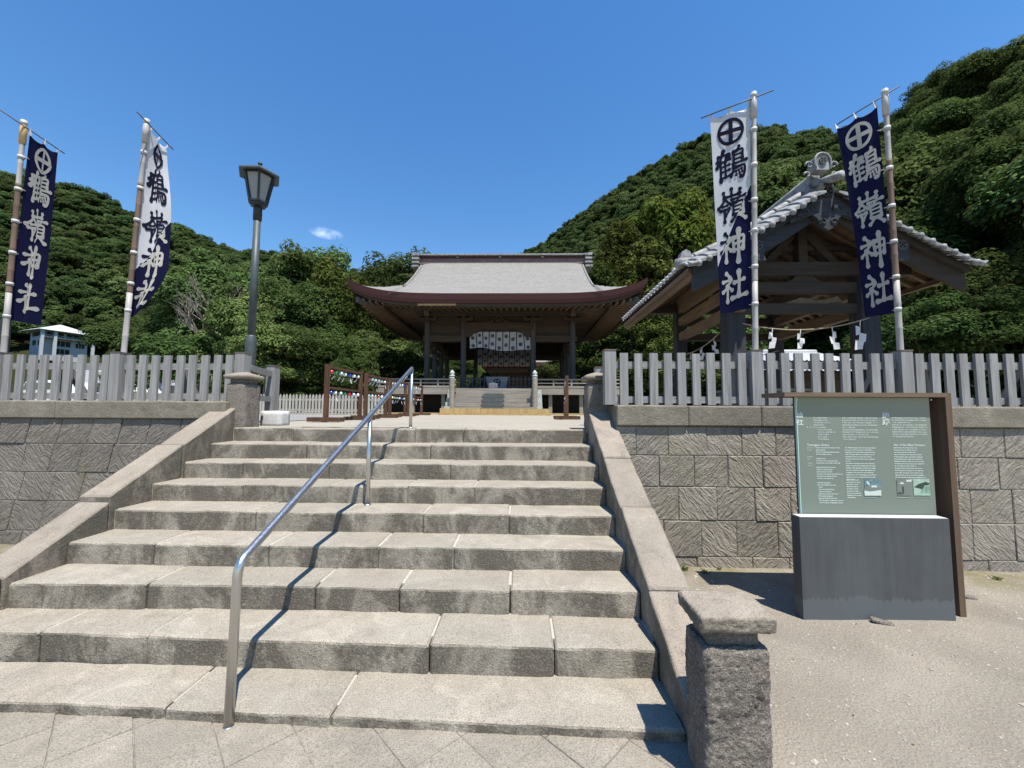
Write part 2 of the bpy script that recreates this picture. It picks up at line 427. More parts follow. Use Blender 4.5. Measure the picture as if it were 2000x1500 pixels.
M['tile'] = mat_plain('silver_roof_tile', (.215,.22,.22), .6, spec=.3, var=.45, scale=9)
M['tile_white'] = mat_plain('pale_roof_tile', (.42,.43,.44), .5, var=.15)
t = NT('stainless_steel'); n_ = t.noise(t.mapping(t.pos(), (120, 120, 3)), 1.0, 3)
M['steel'] = t.done((.54,.53,.515), t.ramp(n_, [(.3, .28), (.7, .44)]), metal=1.0)
M['lampmetal'] = mat_plain('grey_green_lamp_paint', (.052,.066,.070), .5, spec=.4, var=.2, scale=14)
M['lampdark'] = mat_plain('dark_lamp_metal', (.018,.022,.022), .45, spec=.4)
t = NT('frosted_lamp_glass'); t.put(t.bsdf.inputs["Transmission Weight"], .35)
M['lampglass'] = t.done((.36,.375,.365), .4, spec=.5)
M['lampbulb'] = mat_plain('white_lamp_diffuser', (.75,.76,.74), .5)
t = NT('lead_sheet'); P_ = t.pos()
n1 = t.noise(t.mapping(P_, (26, 26, 1.2)), 1.0, 5, .65); n2 = t.noise(P_, 2, 4, .6)
c_ = t.mix(t.ramp(n1, [(.3, 0.0), (.75, 1.0)]), (.058,.062,.064), (.076,.081,.084))
c_ = t.mix(t.math('MULTIPLY', t.ramp(n2, [(.45, 0.0), (.7, 1.0)]), .35), c_, (.11,.12,.128))
sp_ = t.node("ShaderNodeSeparateXYZ"); t.l.new(P_, sp_.inputs[0])
hgt = t.math('ADD', t.math('MULTIPLY', sp_.outputs[2], 8.5), t.math('ADD', t.math('MULTIPLY', t.noise(t.mapping(P_, (34, 34, 1.5)), 1, 4, .7), -1.3), t.math('MULTIPLY', t.noise(t.mapping(P_, (7, 7, 1)), 1, 2), -.9)))
c_ = t.mix(t.ramp(hgt, [(-1.15, .62), (-.35, 0.0)]), c_, (.105,.118,.128))
M['lead'] = t.done(c_, t.ramp(n2, [(.3, .5), (.7, .7)]), metal=.0, spec=.3)
t = NT('green_print_glass'); P_ = t.pos(); n2 = t.noise(P_, 3, 4, .6)
M['signglass'] = t.done(t.mix(n2, (.150,.188,.158), (.178,.208,.178)), .16, spec=.5)
M['glassedge'] = mat_plain('glass_edge', (.42,.62,.52), .2, spec=.6, var=.05)
M['print'] = mat_plain('white_print', (.50,.57,.52), .5, var=.05)
M['photo_blue'] = mat_plain('photo_blue_print', (.13,.20,.22), .4, var=.35, scale=40)
M['photo_green'] = mat_plain('photo_green_print', (.30,.42,.34), .4, var=.15, scale=30)
M['photo_dark'] = mat_plain('photo_dark_print', (.035,.06,.045), .4, var=.3, scale=60)
M['photo_grey'] = mat_plain('photo_grey_print', (.17,.185,.165), .4, var=.1)
M['navy'] = mat_cloth('navy_cloth', (.012,.013,.042), .2)
M['white_cloth'] = mat_cloth('white_cloth', (.56,.57,.59), .2)
M['curtain'] = mat_cloth('curtain_cloth', (.55,.56,.60), .3)
M['ink'] = mat_cloth('dark_dye', (.014,.015,.032), .05)
M['cream_print'] = mat_cloth('undyed_character', (.47,.46,.42), .2)
M['bamboo'] = mat_wood('bamboo_brown', (.11,.070,.048), (.22,.15,.11), 2, .6, .5, .001)
M['bamboo_pale'] = mat_wood('bamboo_silver', (.27,.245,.225), (.46,.445,.425), 2, .6, .5, .001)
M['bamboo_cap'] = mat_plain('bamboo_socket', (.50,.34,.16), .5)
M['socket'] = mat_plain('pale_socket', (.40,.395,.385), .4)
M['tape'] = mat_plain('white_tape', (.42,.42,.41), .5, var=.05)
M['rod'] = mat_plain('dark_rod', (.10,.09,.09), .5)
M['paper'] = mat_cloth('white_paper', (.80,.80,.82), .3)
M['rope'] = mat_plain('straw_rope', (.30,.25,.17), .9)
M['giboshi'] = mat_plain('post_cap_metal', (.36,.39,.37), .5, var=.2)
M['mat_rubber'] = mat_plain('grey_rubber', (.085,.095,.092), .8, var=.2, scale=12)
M['offer'] = mat_wood('offertory_wood', (.16,.16,.17), (.26,.26,.27), 0, .8)
M['pink'] = mat_plain('pink_print', (.55,.20,.26), .6)
M['housewall'] = mat_plain('white_house_wall', (.46,.49,.51), .7, var=.08)
M['houseroof'] = mat_plain('pale_green_roof', (.41,.45,.44), .5, var=.06)
M['glassdark'] = mat_plain('dark_window_glass', (.03,.035,.04), .12, spec=.6)
M['carwhite'] = mat_plain('white_car_paint', (.55,.56,.57), .2, spec=.6, var=.02)
M['tyre'] = mat_plain('black_rubber', (.02,.02,.02), .8)
M['greyroof'] = mat_plain('grey_shed_roof', (.22,.23,.25), .6)
M['trunk'] = mat_wood('tree_bark', (.10,.085,.07), (.24,.21,.175), 2, .5, .9, .02)
M['palebark'] = mat_wood('pale_bark', (.14,.125,.105), (.25,.23,.195), 2, .5, .9, .01)
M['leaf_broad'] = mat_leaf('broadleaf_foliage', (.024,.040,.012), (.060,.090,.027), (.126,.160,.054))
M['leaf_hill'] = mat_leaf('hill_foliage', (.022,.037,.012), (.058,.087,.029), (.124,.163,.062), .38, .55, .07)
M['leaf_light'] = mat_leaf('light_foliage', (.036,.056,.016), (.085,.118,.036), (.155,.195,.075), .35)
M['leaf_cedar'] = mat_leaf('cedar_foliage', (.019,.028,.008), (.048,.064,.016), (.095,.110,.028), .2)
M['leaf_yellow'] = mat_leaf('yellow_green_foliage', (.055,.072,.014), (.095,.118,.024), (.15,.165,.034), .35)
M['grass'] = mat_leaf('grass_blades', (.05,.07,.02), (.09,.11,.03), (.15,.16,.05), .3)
t = NT('hill_soil'); n_ = t.noise(t.pos(), .3, 4)
M['soil'] = t.done(t.mix(n_, (.018,.024,.010), (.035,.040,.018)), 1.0, spec=.0)
def mat_ground(name, a, b, c, sc1, moss=False):
    t = NT(name); P = t.pos()
    n1 = t.noise(P, .9, 5, .62, .4); n2 = t.noise(t.mapping(P, (1, 1.6, 1)), 7, 5, .7); n3 = t.noise(P, sc1, 3, .7); v = t.voro(P, sc1*.55)
    col = t.mix(t.ramp(n1, [(.35, 0.0), (.65, 1.0)]), a, b)
    col = t.mix(t.math('MULTIPLY', t.ramp(n2, [(.5, 0.0), (.72, 1.0)]), .5), col, c)
    col = t.mix(t.math('MULTIPLY', t.ramp(n3, [(.36, 1.0), (.5, 0.0)]), .55), col, tuple(x*.45 for x in a))
    col = t.mix(t.math('MULTIPLY', t.ramp(n3, [(.6, 0.0), (.72, 1.0)]), .6), col, tuple(min(.75, x*1.5) for x in a))
    if moss:
        sp = t.node("ShaderNodeSeparateXYZ"); t.l.new(P, sp.inputs[0])
        near = t.ramp(t.math('MULTIPLY', t.math('SUBTRACT', sp.outputs[1], 3.4), .8), [(.45, 0.0), (.9, 1.0)])
        mk = t.math('MULTIPLY', near, t.ramp(t.noise(P, 2.4, 5, .7), [(.42, 0.0), (.6, .85)]))
        col = t.mix(mk, col, (.155,.135,.065))
    h = t.math('ADD', t.math('MULTIPLY', n3, .6), t.math('ADD', t.math('MULTIPLY', n2, .6), t.math('MULTIPLY', v, .3)))
    return t.done(col, .95, t.bump(h, .8, .02), spec=.1)
M['gravel'] = mat_ground('gravel_ground', (.285,.257,.212), (.205,.184,.152), (.27,.224,.17), 90, True)
M['plaza'] = mat_ground('plaza_paving', (.33,.305,.255), (.285,.265,.225), (.37,.335,.28), 40)
M['greygravel'] = mat_ground('grey_gravel', (.23,.23,.23), (.27,.27,.265), (.18,.18,.18), 70)
M['litter'] = mat_plain('dry_leaves', (.20,.15,.09), .9, var=.5, scale=3)
M['lime'] = mat_plain('lime_mortar', (.37,.343,.29), .95, var=.2, scale=40)
M['pebble'] = mat_plain('pale_pebbles', (.33,.30,.26), .9, var=.35, scale=40)
M['chime'] = {k: mat_plain('chime_'+k, c, .12, spec=.7, var=.05) for k, c in
              dict(white=(.75,.76,.74), red=(.55,.02,.025), green=(.03,.20,.10), blue=(.03,.05,.38), yellow=(.55,.46,.10), clear=(.45,.55,.52)).items()}
# ---------------------------------------------------------------- where a point of the survey lies
def at(u, v, y):
    d = fw + rt*((u-1000)/790.0) - up*((v-750)/790.0)
    return EYE + d*(y/d.y)
def zz(y): return 1.415 + (min(max(y, 4.6), 40) - 5.1)*0.012      # the upper court rises gently
def smooth(a, b, x):
    t_ = min(1.0, max(0.0, (x-a)/(b-a))); return t_*t_*(3-2*t_)
def rough_block(x0, x1, y0, y1, z0, z1, bev=.02, amp=.006, res=.035, freq=22, lift=0.0):
    bm = bmesh.new(); lo = Vector((x0,y0,z0)); hi = Vector((x1,y1,z1)); so = rnd.uniform(0, 40)
    for ax in range(3):
        a, b = [i for i in range(3) if i != ax]
        na = max(2, int((hi[a]-lo[a])/res)); nb = max(2, int((hi[b]-lo[b])/res))
        for side in (lo[ax], hi[ax]):
            vs = {}
            for i in range(na+1):
                for j in range(nb+1):
                    p = Vector((0,0,0)); p[ax] = side
                    p[a] = lo[a]+(hi[a]-lo[a])*i/na; p[b] = lo[b]+(hi[b]-lo[b])*j/nb
                    q = Vector([min(max(p[k], lo[k]+bev), hi[k]-bev) for k in range(3)])
                    n = (p-q).normalized()
                    d = amp*(.5*nz(p, freq, so)+.5*nz(p, freq*.3, so+5)+.55*nz(p, freq*2.6, so+9)+.5*nz(p, freq*5.5, so+2))
                    w = q + n*(bev+d)
                    if lift and p.z > (z0+z1)/2:
                        m = max(abs(p.x-(x0+x1)/2)/((x1-x0)/2), abs(p.y-(y0+y1)/2)/((y1-y0)/2)); w.z += lift*(1-m)
                    vs[i, j] = bm.verts.new(w)
            for i in range(na):
                for j in range(nb): bm.faces.new((vs[i,j], vs[i+1,j], vs[i+1,j+1], vs[i,j+1]))
    bmesh.ops.remove_doubles(bm, verts=bm.verts, dist=1e-4)
    bmesh.ops.recalc_face_normals(bm, faces=bm.faces)
    me = bpy.data.meshes.new("rough_block"); bm.to_mesh(me); bm.free()
    me.polygons.foreach_set("use_smooth", [True]*len(me.polygons))
    return me

# ---------------------------------------------------------------- ground, paving, upper court
def ground_z(x, y):
    if x < 0.98: return -.035
    return -.012 - .05*smooth(2.6, 4.4, y) + .012*nz((x, y, 0), 1.3) + .006*nz((x, y, 3), 4.0)
xs = [-900,-200,-60,-20,-8,-4,-2,0,.5,.97] + [1.0+.14*i for i in range(0, 60)] + [10,14,25,60,200,900]
ysg = [-900,-200,-60,-15,-4,-1,0] + [.3+.14*i for i in range(0, 34)] + [5.2,7,15,60,200,900]
mb = MB(); nx, ny = len(xs), len(ysg)
mb.add([(x, y, ground_z(x, y) if -5 < y < 5.2 and x < 12 else -.08) for y in ysg for x in xs],
       [(j*nx+i, j*nx+i+1, (j+1)*nx+i+1, (j+1)*nx+i) for j in range(ny-1) for i in range(nx-1)])
g = mb.obj("ground", M['gravel'], smooth=True); tag(g, "dry sandy gravel ground in front of the wall", None, None, "structure")

pav = thing("pavement", "stone paving laid diagonally at the foot of the stairs", None); tag(pav, kind="structure")
def clip_poly(poly, inside, cut):
    out = []
    for i, p in enumerate(poly):
        q = poly[(i+1) % len(poly)]
        if inside(p): out.append(p)
        if inside(p) != inside(q): out.append(cut(p, q))
    return out
W = .2975; k2 = math.sqrt(.5)
for i in range(-26, 8):
    for j in range(-14, 18):
        s0, t0 = -2.86*k2 + i*W, .12 + j*W
        if i % 2: t0 += W*.0
        gp = .0022
        poly = [((s_+t_)*k2, (t_-s_)*k2) for s_, t_ in ((s0+gp,t0+gp),(s0+W-gp,t0+gp),(s0+W-gp,t0+W-gp),(s0+gp,t0+W-gp))]
        for inside, cut in ((lambda p: p[1] < 2.29, lambda p,q: (p[0]+(q[0]-p[0])*(2.29-p[1])/(q[1]-p[1]), 2.29)),
                            (lambda p: p[1] > .9, lambda p,q: (p[0]+(q[0]-p[0])*(.9-p[1])/(q[1]-p[1]), .9)),
                            (lambda p: p[0] < .93, lambda p,q: (.93, p[1]+(q[1]-p[1])*(.93-p[0])/(q[0]-p[0]))),
                            (lambda p: p[0] > -4.6, lambda p,q: (-4.6, p[1]+(q[1]-p[1])*(-4.6-p[0])/(q[0]-p[0])))):
            poly = clip_poly(poly, inside, cut) if len(poly) > 2 else []
        if len(poly) < 3: continue
        h = rnd.uniform(-.003, .003)
        cx_ = sum(p[0] for p in poly)/len(poly); cy_ = sum(p[1] for p in poly)/len(poly)
        mb = MB(); n = len(poly)
        top = [(cx_+(a-cx_)*.988, cy_+(b-cy_)*.988, h+rnd.uniform(-.0015,.0015)) for a, b in poly]
        mid = [(a, b, h-.003) for a, b in poly]; bot = [(a, b, -.05) for a, b in poly]
        mb.add(top+mid+bot, [tuple(range(n))] + [(r*n+q, (r+1)*n+q, (r+1)*n+(q+1)%n, r*n+(q+1)%n) for r in range(2) for q in range(n)])
        mb.obj("paving_stone", M['pave'], pav)

MB().box((-4.6,.9,-.06), (.93,2.3,-.005)).obj("mortar_bed", M['joint'], pav)
# upper court (with its bays left and right of the stairs)
mb = MB(); ysp = [5.32] + [5.6+.35*i for i in range(0, 30)] + [17, 20, 25, 30, 40, 70, 160]
xsp = [-160,-60,-30,-14,-8] + [-6+.5*i for i in range(0, 25)] + [7.5,10,16,30,60,160]
nx = len(xsp)
mb.add([(x, y, zz(y)+.006*nz((x*1.3, y*1.3, 0))) for y in ysp for x in xsp],
       [(j*nx+i, j*nx+i+1, (j+1)*nx+i+1, (j+1)*nx+i) for j in range(len(ysp)-1) for i in range(nx-1)])
mb.add([(1.12,4.68,1.41),(60,4.68,1.41),(60,5.32,1.41),(1.12,5.32,1.41)], [(0,1,2,3)])
mb.add([(-60,5.1,1.41),(-3.8,5.1,1.41),(-3.8,5.32,1.41),(-60,5.32,1.41)], [(0,1,2,3)])
tag(mb.obj("courtyard", M['plaza'], smooth=True), "pale paved court between the stairs and the shrine hall", None, None, "structure")
mb = MB(); mb.add([(-9.5,6.6,zz(6.6)+.012),(-4.1,6.6,zz(6.6)+.012),(-4.5,12.4,zz(12.4)+.012),(-12,12.4,zz(12.4)+.012)], [(0,1,2,3)])
tag(mb.obj("gravel_bed", M['greygravel']), "grey gravel strip before the pale picket fence", None, None, "structure")

# pebbles and tufts on the ground
mb = MB()
for i in range(4200):
    x = rnd.uniform(1.15, 6.2); y = 4.5 - 3.2*rnd.random()**1.3
    if 2.2 < x < 3.75 and 3.42 < y < 3.9: continue
    r = rnd.choice((.003,.003,.004,.005,.006,.009)); r = r*2.2 if rnd.random() < .03 else r
    z = ground_z(x, y)+r*.15; a = rnd.uniform(0, 3.1); c, s_ = math.cos(a), math.sin(a)
    pts = [(1.3,0,0),(0,.9,0),(-1.2,.1,0),(0,-1,0),(0,0,.7)]
    mb.add([(x+(p[0]*c-p[1]*s_)*r*rnd.uniform(.8,1.2), y+(p[0]*s_+p[1]*c)*r, z+p[2]*r*rnd.uniform(.7,1.2)) for p in pts],
           [(0,1,4),(1,2,4),(2,3,4),(3,0,4)])
tag(mb.obj("gravel", M['pebble'], recalc=True), "pale pebbles strewn over the sandy ground", None, None, "stuff")
mb = MB()
for i in range(90):
    x = rnd.uniform(1.2, 6.0); y = 4.55-3.1*rnd.random()**1.6
    if 2.2 < x < 3.75 and 3.42 < y < 3.9: continue
    z = ground_z(x, y)+.006; a = rnd.uniform(0, 6.3); l = rnd.uniform(.005, .012); c, s_ = math.cos(a)*l, math.sin(a)*l
    if rnd.random() < .2: mb.beam((x, y, z), (x+c*4, y+s_*4, z+.004), .003, .003)
    else: mb.add([(x-c, y-s_, z), (x-s_*.5, y+c*.5, z+rnd.uniform(0, .006)), (x+c, y+s_, z+rnd.uniform(0, .008)), (x+s_*.5, y-c*.5, z)], [(0,1,2,3)])
tag(mb.obj("leaf_litter", M['litter'], recalc=False), "dry leaves and twigs lying on the gravel", None, None, "stuff")
mb = MB()
def tuft(x, y, n, h, z=None):
    for _ in range(n):
        a = rnd.uniform(0, 6.3); r = rnd.uniform(0, .05)*(h/.06); l = h*rnd.uniform(.5, 1.2); b = rnd.uniform(0, 6.3)
        p = Vector((x+r*math.cos(a), y+r*math.sin(a), ground_z(x, y) if z is None else z)); d = Vector((math.cos(b)*.6, math.sin(b)*.6, 1)).normalized()
        w = Vector((-math.sin(b), math.cos(b), 0))*.003
        mb.add([p-w, p+w, p+d*l*.6+w*.7, p+d*l+Vector((math.cos(b), math.sin(b), -.3))*l*.25], [(0,1,2),(0,2,3)])
for x, y, n, h in ((1.32,1.86,26,.035),(1.55,4.4,50,.05),(1.75,4.52,40,.06),(1.95,4.45,26,.05),(2.15,4.55,20,.04),(4.35,3.3,46,.04),(4.5,3.1,40,.035),(4.1,2.95,24,.03),(4.7,3.45,30,.04),(4.9,4.4,26,.05),(1.45,4.2,30,.04)): tuft(x, y, n, h)
tag(mb.obj("grass", M['grass'], recalc=False), "sparse grass tufts at the wall foot and on the gravel", None, None, "stuff")
for (u, v, y, s_, lab) in ((1722,1203,3.40,.05,"small grey stone lying against the metal sign base"), (1885,1135,3.95,.05,"dark stone on the gravel right of the sign post")):
    me = rough_block(-s_*1.5, s_*1.5, -s_*.6, s_*.6, -s_*.35, s_*.35, s_*.3, .004, .02, 40)
    me.materials.append(M['pillar']); p = at(u, v, y)
    tag(inst("loose_stone", me, None, (p.x, y, ground_z(p.x, y)+s_*.2), (0.1, .15, -.35)), lab, "stone")

# ---------------------------------------------------------------- stairs
SX0, SX1 = -3.643, 0.832
def sy(k): return 2.164 + .3638*k
def skew(k, x): return (-.026*(x+.1), -.022*(x-.1) if x < .1 else 0, .028*math.sin((x+3.7)/4.6*math.pi))[k] if k < 3 else 0.0
def sz(k): return .055 + .17*k if k >= 0 else 0.0
stairs = thing("stone_staircase", "wide worn stone staircase of long blocks with a steel handrail", "staircase", (-1.4, 2.16, 0))
joints = {0: [-1.88, -.98], 1: [-3.04,-2.33,-.55,.21], 2: [-2.66,-1.45,-.85,-.07], 3: [-2.93,-2.0,-1.13,-.53], 4: [-2.36,-1.59,-.86,-.10],
          5: [-2.73,-1.87,-1.11,-.45], 6: [-2.99,-2.06,-.75], 7: [-2.5,-1.05], 8: [-2.89,-2.10,-1.33,-.72]}
for k, js in joints.items():
    xs_ = [SX0] + js + [SX1]
    for a, b in zip(xs_[:-1], xs_[1:]):
        gp = rnd.uniform(.0015, .006); dy = rnd.uniform(-.008, .008); dz = rnd.uniform(-.004, .005)
        back = sy(k+1)+.05 if k < 8 else sy(8)+.262
        if k == 0: back = sy(1)+.05
        mb = rough_stone(a+gp, b-gp, sy(k)+dy, back, sz(k-1)-.025 if k else -.06, sz(k)+dz, .013 if k else .01, .008, .085)
        mb.v = [(x_, y_+skew(k, x_)*(1-smooth(sy(k)+.05, sy(k)+.3, y_)), z_) for x_, y_, z_ in mb.v]
        mb.obj("step_stone", M['step'], stairs, smooth=False)
mb = MB()
for k in range(0, 9): mb.box((SX0-.02, sy(k)+(.022 if k > 2 else .11), -.06 if k == 0 else sz(k-1)-.1), (SX1+.02, sy(k)+.36, sz(k)-.0065))
mb.obj("mortar", M['lime'], stairs)
def parapet(name, label, x0, x1, top, cuts, offs):
    t_ = thing(name, label, "parapet", ((x0+x1)/2, 2.2, 0))
    for (a, b), (dz, dx) in zip(cuts, offs):
        mb = rough_stone(a+.003, b-.003, x0, x1, -.6, 0, .012, .006, .1)
        mb.v = [(vy+dx, vx, (top(vx)+vz+dz) if vz > -.3 else max(-.08, top(vx)-1.9)) for vx, vy, vz in mb.v]
        mb.obj("parapet_stone", M['parapet'], t_)
    return t_
parapet("stair_parapet", "sloping stone parapet on the right of the stairs with thin joints", .832, 1.105, lambda y: .28+.505*(y-2.34),
        [(1.98,2.74),(2.74,3.46),(3.46,4.12),(4.12,5.02)], [(0,0),(.004,.004),(0,-.003),(.006,.002)])
parapet("stair_parapet", "sloping stone parapet on the left of the stairs with a cracked step joint", -3.925, -3.643, lambda y: .45+.528*(y-2.845),
        [(1.9,2.86),(2.86,3.58),(3.58,4.34),(4.34,5.12)], [(0,0),(-.02,.0),(.022,-.012),(.018,-.008)])

def post_stone(name, label, x0, x1, y0, y1, z0, zb, zn, zc, amp, lift, res, ov=.028):
    t_ = thing(name, label, "stone post", ((x0+x1)/2, (y0+y1)/2, z0))
    me = rough_block(x0, x1, y0, y1, z0, zb, .028, amp, res); me.materials.append(M['pillar']); inst("shaft", me, t_)
    i = .03
    me = rough_block(x0+i, x1-i, y0+i, y1-i, zb-.02, zn+.02, .012, amp*.4, res*1.5); me.materials.append(M['pillar']); inst("neck", me, t_)
    me = rough_block(x0-ov, x1+ov, y0-ov, y1+ov, zn, zc, .014, amp*.7, res*.8, lift=lift); me.materials.append(M['parapet']); inst("cap", me, t_)
post_stone("stone_post", "rough stone post with flat cap beside the gravel, at the stair foot", .797, 1.083, 1.845, 2.07, -.08, .612, .683, .752, .009, .012, .009, .02)
post_stone("stone_post", "stone post at the right end of the top step", .815, 1.11, 5.0, 5.3, 1.36, 1.985, 2.03, 2.085, .009, .06, .035)
post_stone("stone_post", "stone post at the left end of the top step, before the street lamp", -3.79, -3.53, 5.1, 5.42, 1.38, 1.985, 2.04, 2.09, .009, .06, .035)

# ---------------------------------------------------------------- retaining walls
def wall(label, yf, rows, capj, x0, x1, mat, shear, loc, depth=.32):
    t_ = thing("retaining_wall", label, "wall", loc)
    for (za, zb, js) in rows:
        js = [j for j in js if x0 < j < x1]; ed = [x0]+js+[x1]
        for a, b in zip(ed[:-1], ed[1:]):
            gp = rnd.uniform(.001, .004) if rnd.random() < .88 else .009; dy = rnd.uniform(-.005, .006)
            chamfer_stone(a+gp, b-gp, yf+dy, yf+depth, za+rnd.uniform(.0,.003), zb-rnd.uniform(.0,.003), .008, .003, shear).obj("stone", mat, t_)
    za, zb, js = capj; ed = [x0]+[j for j in js if x0 < j < x1]+[x1]
    for a, b in zip(ed[:-1], ed[1:]):
        rough_stone(a+.003, b-.003, yf-.035+rnd.uniform(-.004,.004), yf+depth+.1, za, zb+rnd.uniform(-.004,.004), .014, .006, .16).obj("cap_stone", M['cap'], t_)
    mb = MB().box((x0, yf+.013, -.2), (x1, yf+depth-.02, za+.01)); mb.obj("mortar", M['joint'], t_)
    return t_
def spread(lst, end, step, sgn=1):
    lst = list(lst); x = lst[-1]
    while (x < end if sgn > 0 else x > end):
        x += sgn*step*rnd.uniform(.9, 1.1); lst.append(x)
    return sorted(lst)
wall("chiselled grey stone wall behind the information sign", 4.62,
     [(-.2,.05,spread([1.45,1.95,2.55,2.95],9,.52)),
      (.05,.441,spread([1.59,2.0,2.39,2.84,3.25,3.68,4.1,4.5,4.93],9,.42)), (.441,.81,spread([1.34,1.76,2.18,2.6,2.99,3.4,3.8,4.2,4.55,4.93,5.39],9,.42)),
      (.81,1.155,spread([1.55,1.94,2.31,2.7,3.1,3.5,3.95,4.38,4.82,5.26],9,.42)), (1.155,1.482,spread([1.3,1.66,2.09,2.48,2.85,3.22,3.6,3.97,4.4,4.87,5.34],9,.42))],
     (1.482,1.716,spread([1.88,2.69,3.62,4.69,5.7],9,.95)), 1.08, 9.0, M['wall'], 0.0, (4, 4.62, 0))
rw = []
for r_i, (za, zb, st) in enumerate(((-.2,.114,-4.0),(.114,.485,-4.13),(.485,.843,-3.98),(.843,1.2,-4.1),(1.2,1.52,-4.0))):
    rw.append((za, zb, [x for x in spread([st], -17, .385, -1)]))
wall("darker mossy stone wall with leaning joints left of the stairs", 5.05, rw, (1.52,1.744,spread([-5.93], -17, .95, -1)), -17.0, -3.72, M['wall_mossy'], .2, (-6, 5.05, 0))

# ---------------------------------------------------------------- grey timber fences along the wall tops
def fence(label, y, x0, n, sp, posts, zt, zb, rails, gname, braces, corner=None):
    t_ = thing("timber_fence", label, "fence", (x0, y, zb))
    pm = {}
    def picket_mesh():
        w = .047+rnd.uniform(-.002,.002); h = zt+rnd.uniform(-.006,.006)
        return MB().box((-w, -.016, zb+.004), (w, .016, h)).mesh("picket", M['greywood'])
    base = [picket_mesh() for _ in range(5)]
    for i in range(n):
        x = x0+i*sp
        if any(abs(x-p) < sp*.6 for p in posts): continue
        inst("picket", rnd.choice(base), t_, (x+rnd.uniform(-.005,.005), y-.022+rnd.uniform(-.003,.003), 0), (0, rnd.uniform(-.006,.006), rnd.uniform(-.05,.05)*0))
    for p in posts:
        mb = MB().box((p-.066, y-.075, zb+.003), (p+.066, y+.06, zt+.03)); mb.obj("post", M['greywood'], t_)
        MB().box((p-.072, y-.081, zt+.03), (p+.072, y+.066, zt+.04)).obj("post_cap", M['signwood'], t_)
    xa, xb = min(x0, min(posts))-.05, max(x0+(n-1)*sp, max(posts))+.05
    for a, b in rails: MB().box((xa, y-.004, a), (xb, y+.045, b)).obj("rail", M['greywood_h'], t_)
    for x in braces:
        MB().beam((x, y+.08, zz(y)-.02), (x, y+.08, rails[1][1]), .09, .09).obj("brace_post", M['greywood'], t_)
        MB().beam((x, y+.62, zz(y)-.02), (x, y+.12, rails[1][0]), .07, .07).obj("brace", M['greywood'], t_)
    if corner:
        (cx0, cy0), (cx1, cy1) = corner
        MB().box((cx1-.07, cy1-.07, zz(cy1)-.02), (cx1+.07, cy1+.07, zt-.02)).obj("post", M['greywood'], t_)
        MB().box((cx1-.078, cy1-.078, zt-.02), (cx1+.078, cy1+.078, zt-.008)).obj("post_cap", M['signwood'], t_)
        for a, b in rails: MB().beam((cx0, cy0+.05, (a+b)/2), (cx1, cy1-.071, (a+b)/2), .05, b-a).obj("rail", M['greywood_y'], t_)
    return t_
fence("grey timber picket fence above the wall right of the stairs", 4.82, 1.217, 45, .171, [1.05, 2.756, 4.466, 6.176, 7.886], 2.335, 1.72,
      [(1.745,1.825),(2.155,2.24)], "", [2.58, 4.27, 6.0], ((1.08,4.9),(1.2,6.2)))
fence("grey timber picket fence above the wall left of the stairs", 5.28, -14.79, 66, .168, [-3.70, -5.38, -7.06, -8.74, -10.42, -12.10, -13.78], 2.36, 1.75,
      [(1.775,1.855),(2.17,2.255)], "", [-4.6, -6.2, -7.7], ((-3.70,5.36),(-3.96,6.35)))

# ---------------------------------------------------------------- handrail
hr = thing("handrail", "polished steel handrail running up the stairs", "handrail", (-1.5, 2.12, 0))
A = Vector((-1.497, 2.178, .815)); B = Vector((-1.432, 5.25, 2.195)); d = (B-A).normalized()
path = [Vector((-1.505, 2.178, -.02)), Vector((-1.499, 2.178, .74))]
for i in range(1, 7):
    t_ = i/7; p0, p1, p2 = Vector((-1.499, 2.178, .74)), A+Vector((0,0,.012)), A+d*.07
    path.append(p0*(1-t_)**2+p1*2*t_*(1-t_)+p2*t_*t_)
path += [A+d*.07, A+d*1.0, A+d*2.4, B]
MB().tube(path, .0235, 14).obj("rail", M['steel'], hr, smooth=True)
for y, zb in ((3.90, sz(4)), (5.25, sz(8))):
    f = (y-A.y)/(B.y-A.y); p = A.lerp(B, f)
    MB().tube([(p.x, y, zb-.02), (p.x, y, p.z-.01)], .0215, 12).obj("post", M['steel'], hr, smooth=True)
    MB().tube([(p.x, y, zb-.005), (p.x, y, zb+.012)], .034, 14).obj("foot_ring", M['steel'], hr, smooth=True)
MB().tube([(-1.505, 2.178, -.01), (-1.505, 2.178, .003)], .026, 14).obj("foot_ring", M['steel'], hr, smooth=True)

# white stone block beside the left post
me = rough_block(-3.66, -3.37, 5.62, 5.86, 1.40, 1.63, .012, .004, .05); me.materials.append(M['white_stone'])
tag(inst("stone_block", me), "white cut stone block at the top left of the stairs", "stone block")
# ---------------------------------------------------------------- information sign
def text_mesh(body, size, name, align='LEFT', offset=0.0, line=1.0, width=0.0, res=2):
    cu = bpy.data.curves.new(name, 'FONT'); cu.body = body; cu.size = size; cu.align_x = align; cu.align_y = 'TOP'
    cu.offset = offset+.0002; cu.space_line = line; cu.resolution_u = res; cu.fill_mode = 'FRONT'
    if width: cu.text_boxes[0].width = width
    o = bpy.data.objects.new(name, cu); COL.objects.link(o)
    bpy.context.view_layer.update()
    me = bpy.data.meshes.new_from_object(o.evaluated_get(bpy.context.evaluated_depsgraph_get()))
    bpy.data.objects.remove(o); bpy.data.curves.remove(cu)
    return me
sg = thing("information_sign", "large information sign, green printed panel over a dark metal base, timber frame", "sign", (2.9, 3.5, 0))
MB().box((2.305, 3.465, -.1), (3.515, 3.568, .775)).obj("metal_base", M['lead'], sg)
MB().box((2.315, 3.47, .775), (3.51, 3.565, .778)).obj("painted_lit_top", M['white_stone'], sg)  # thin white sheet paints in the sunlit top of the metal base
GY = 3.585
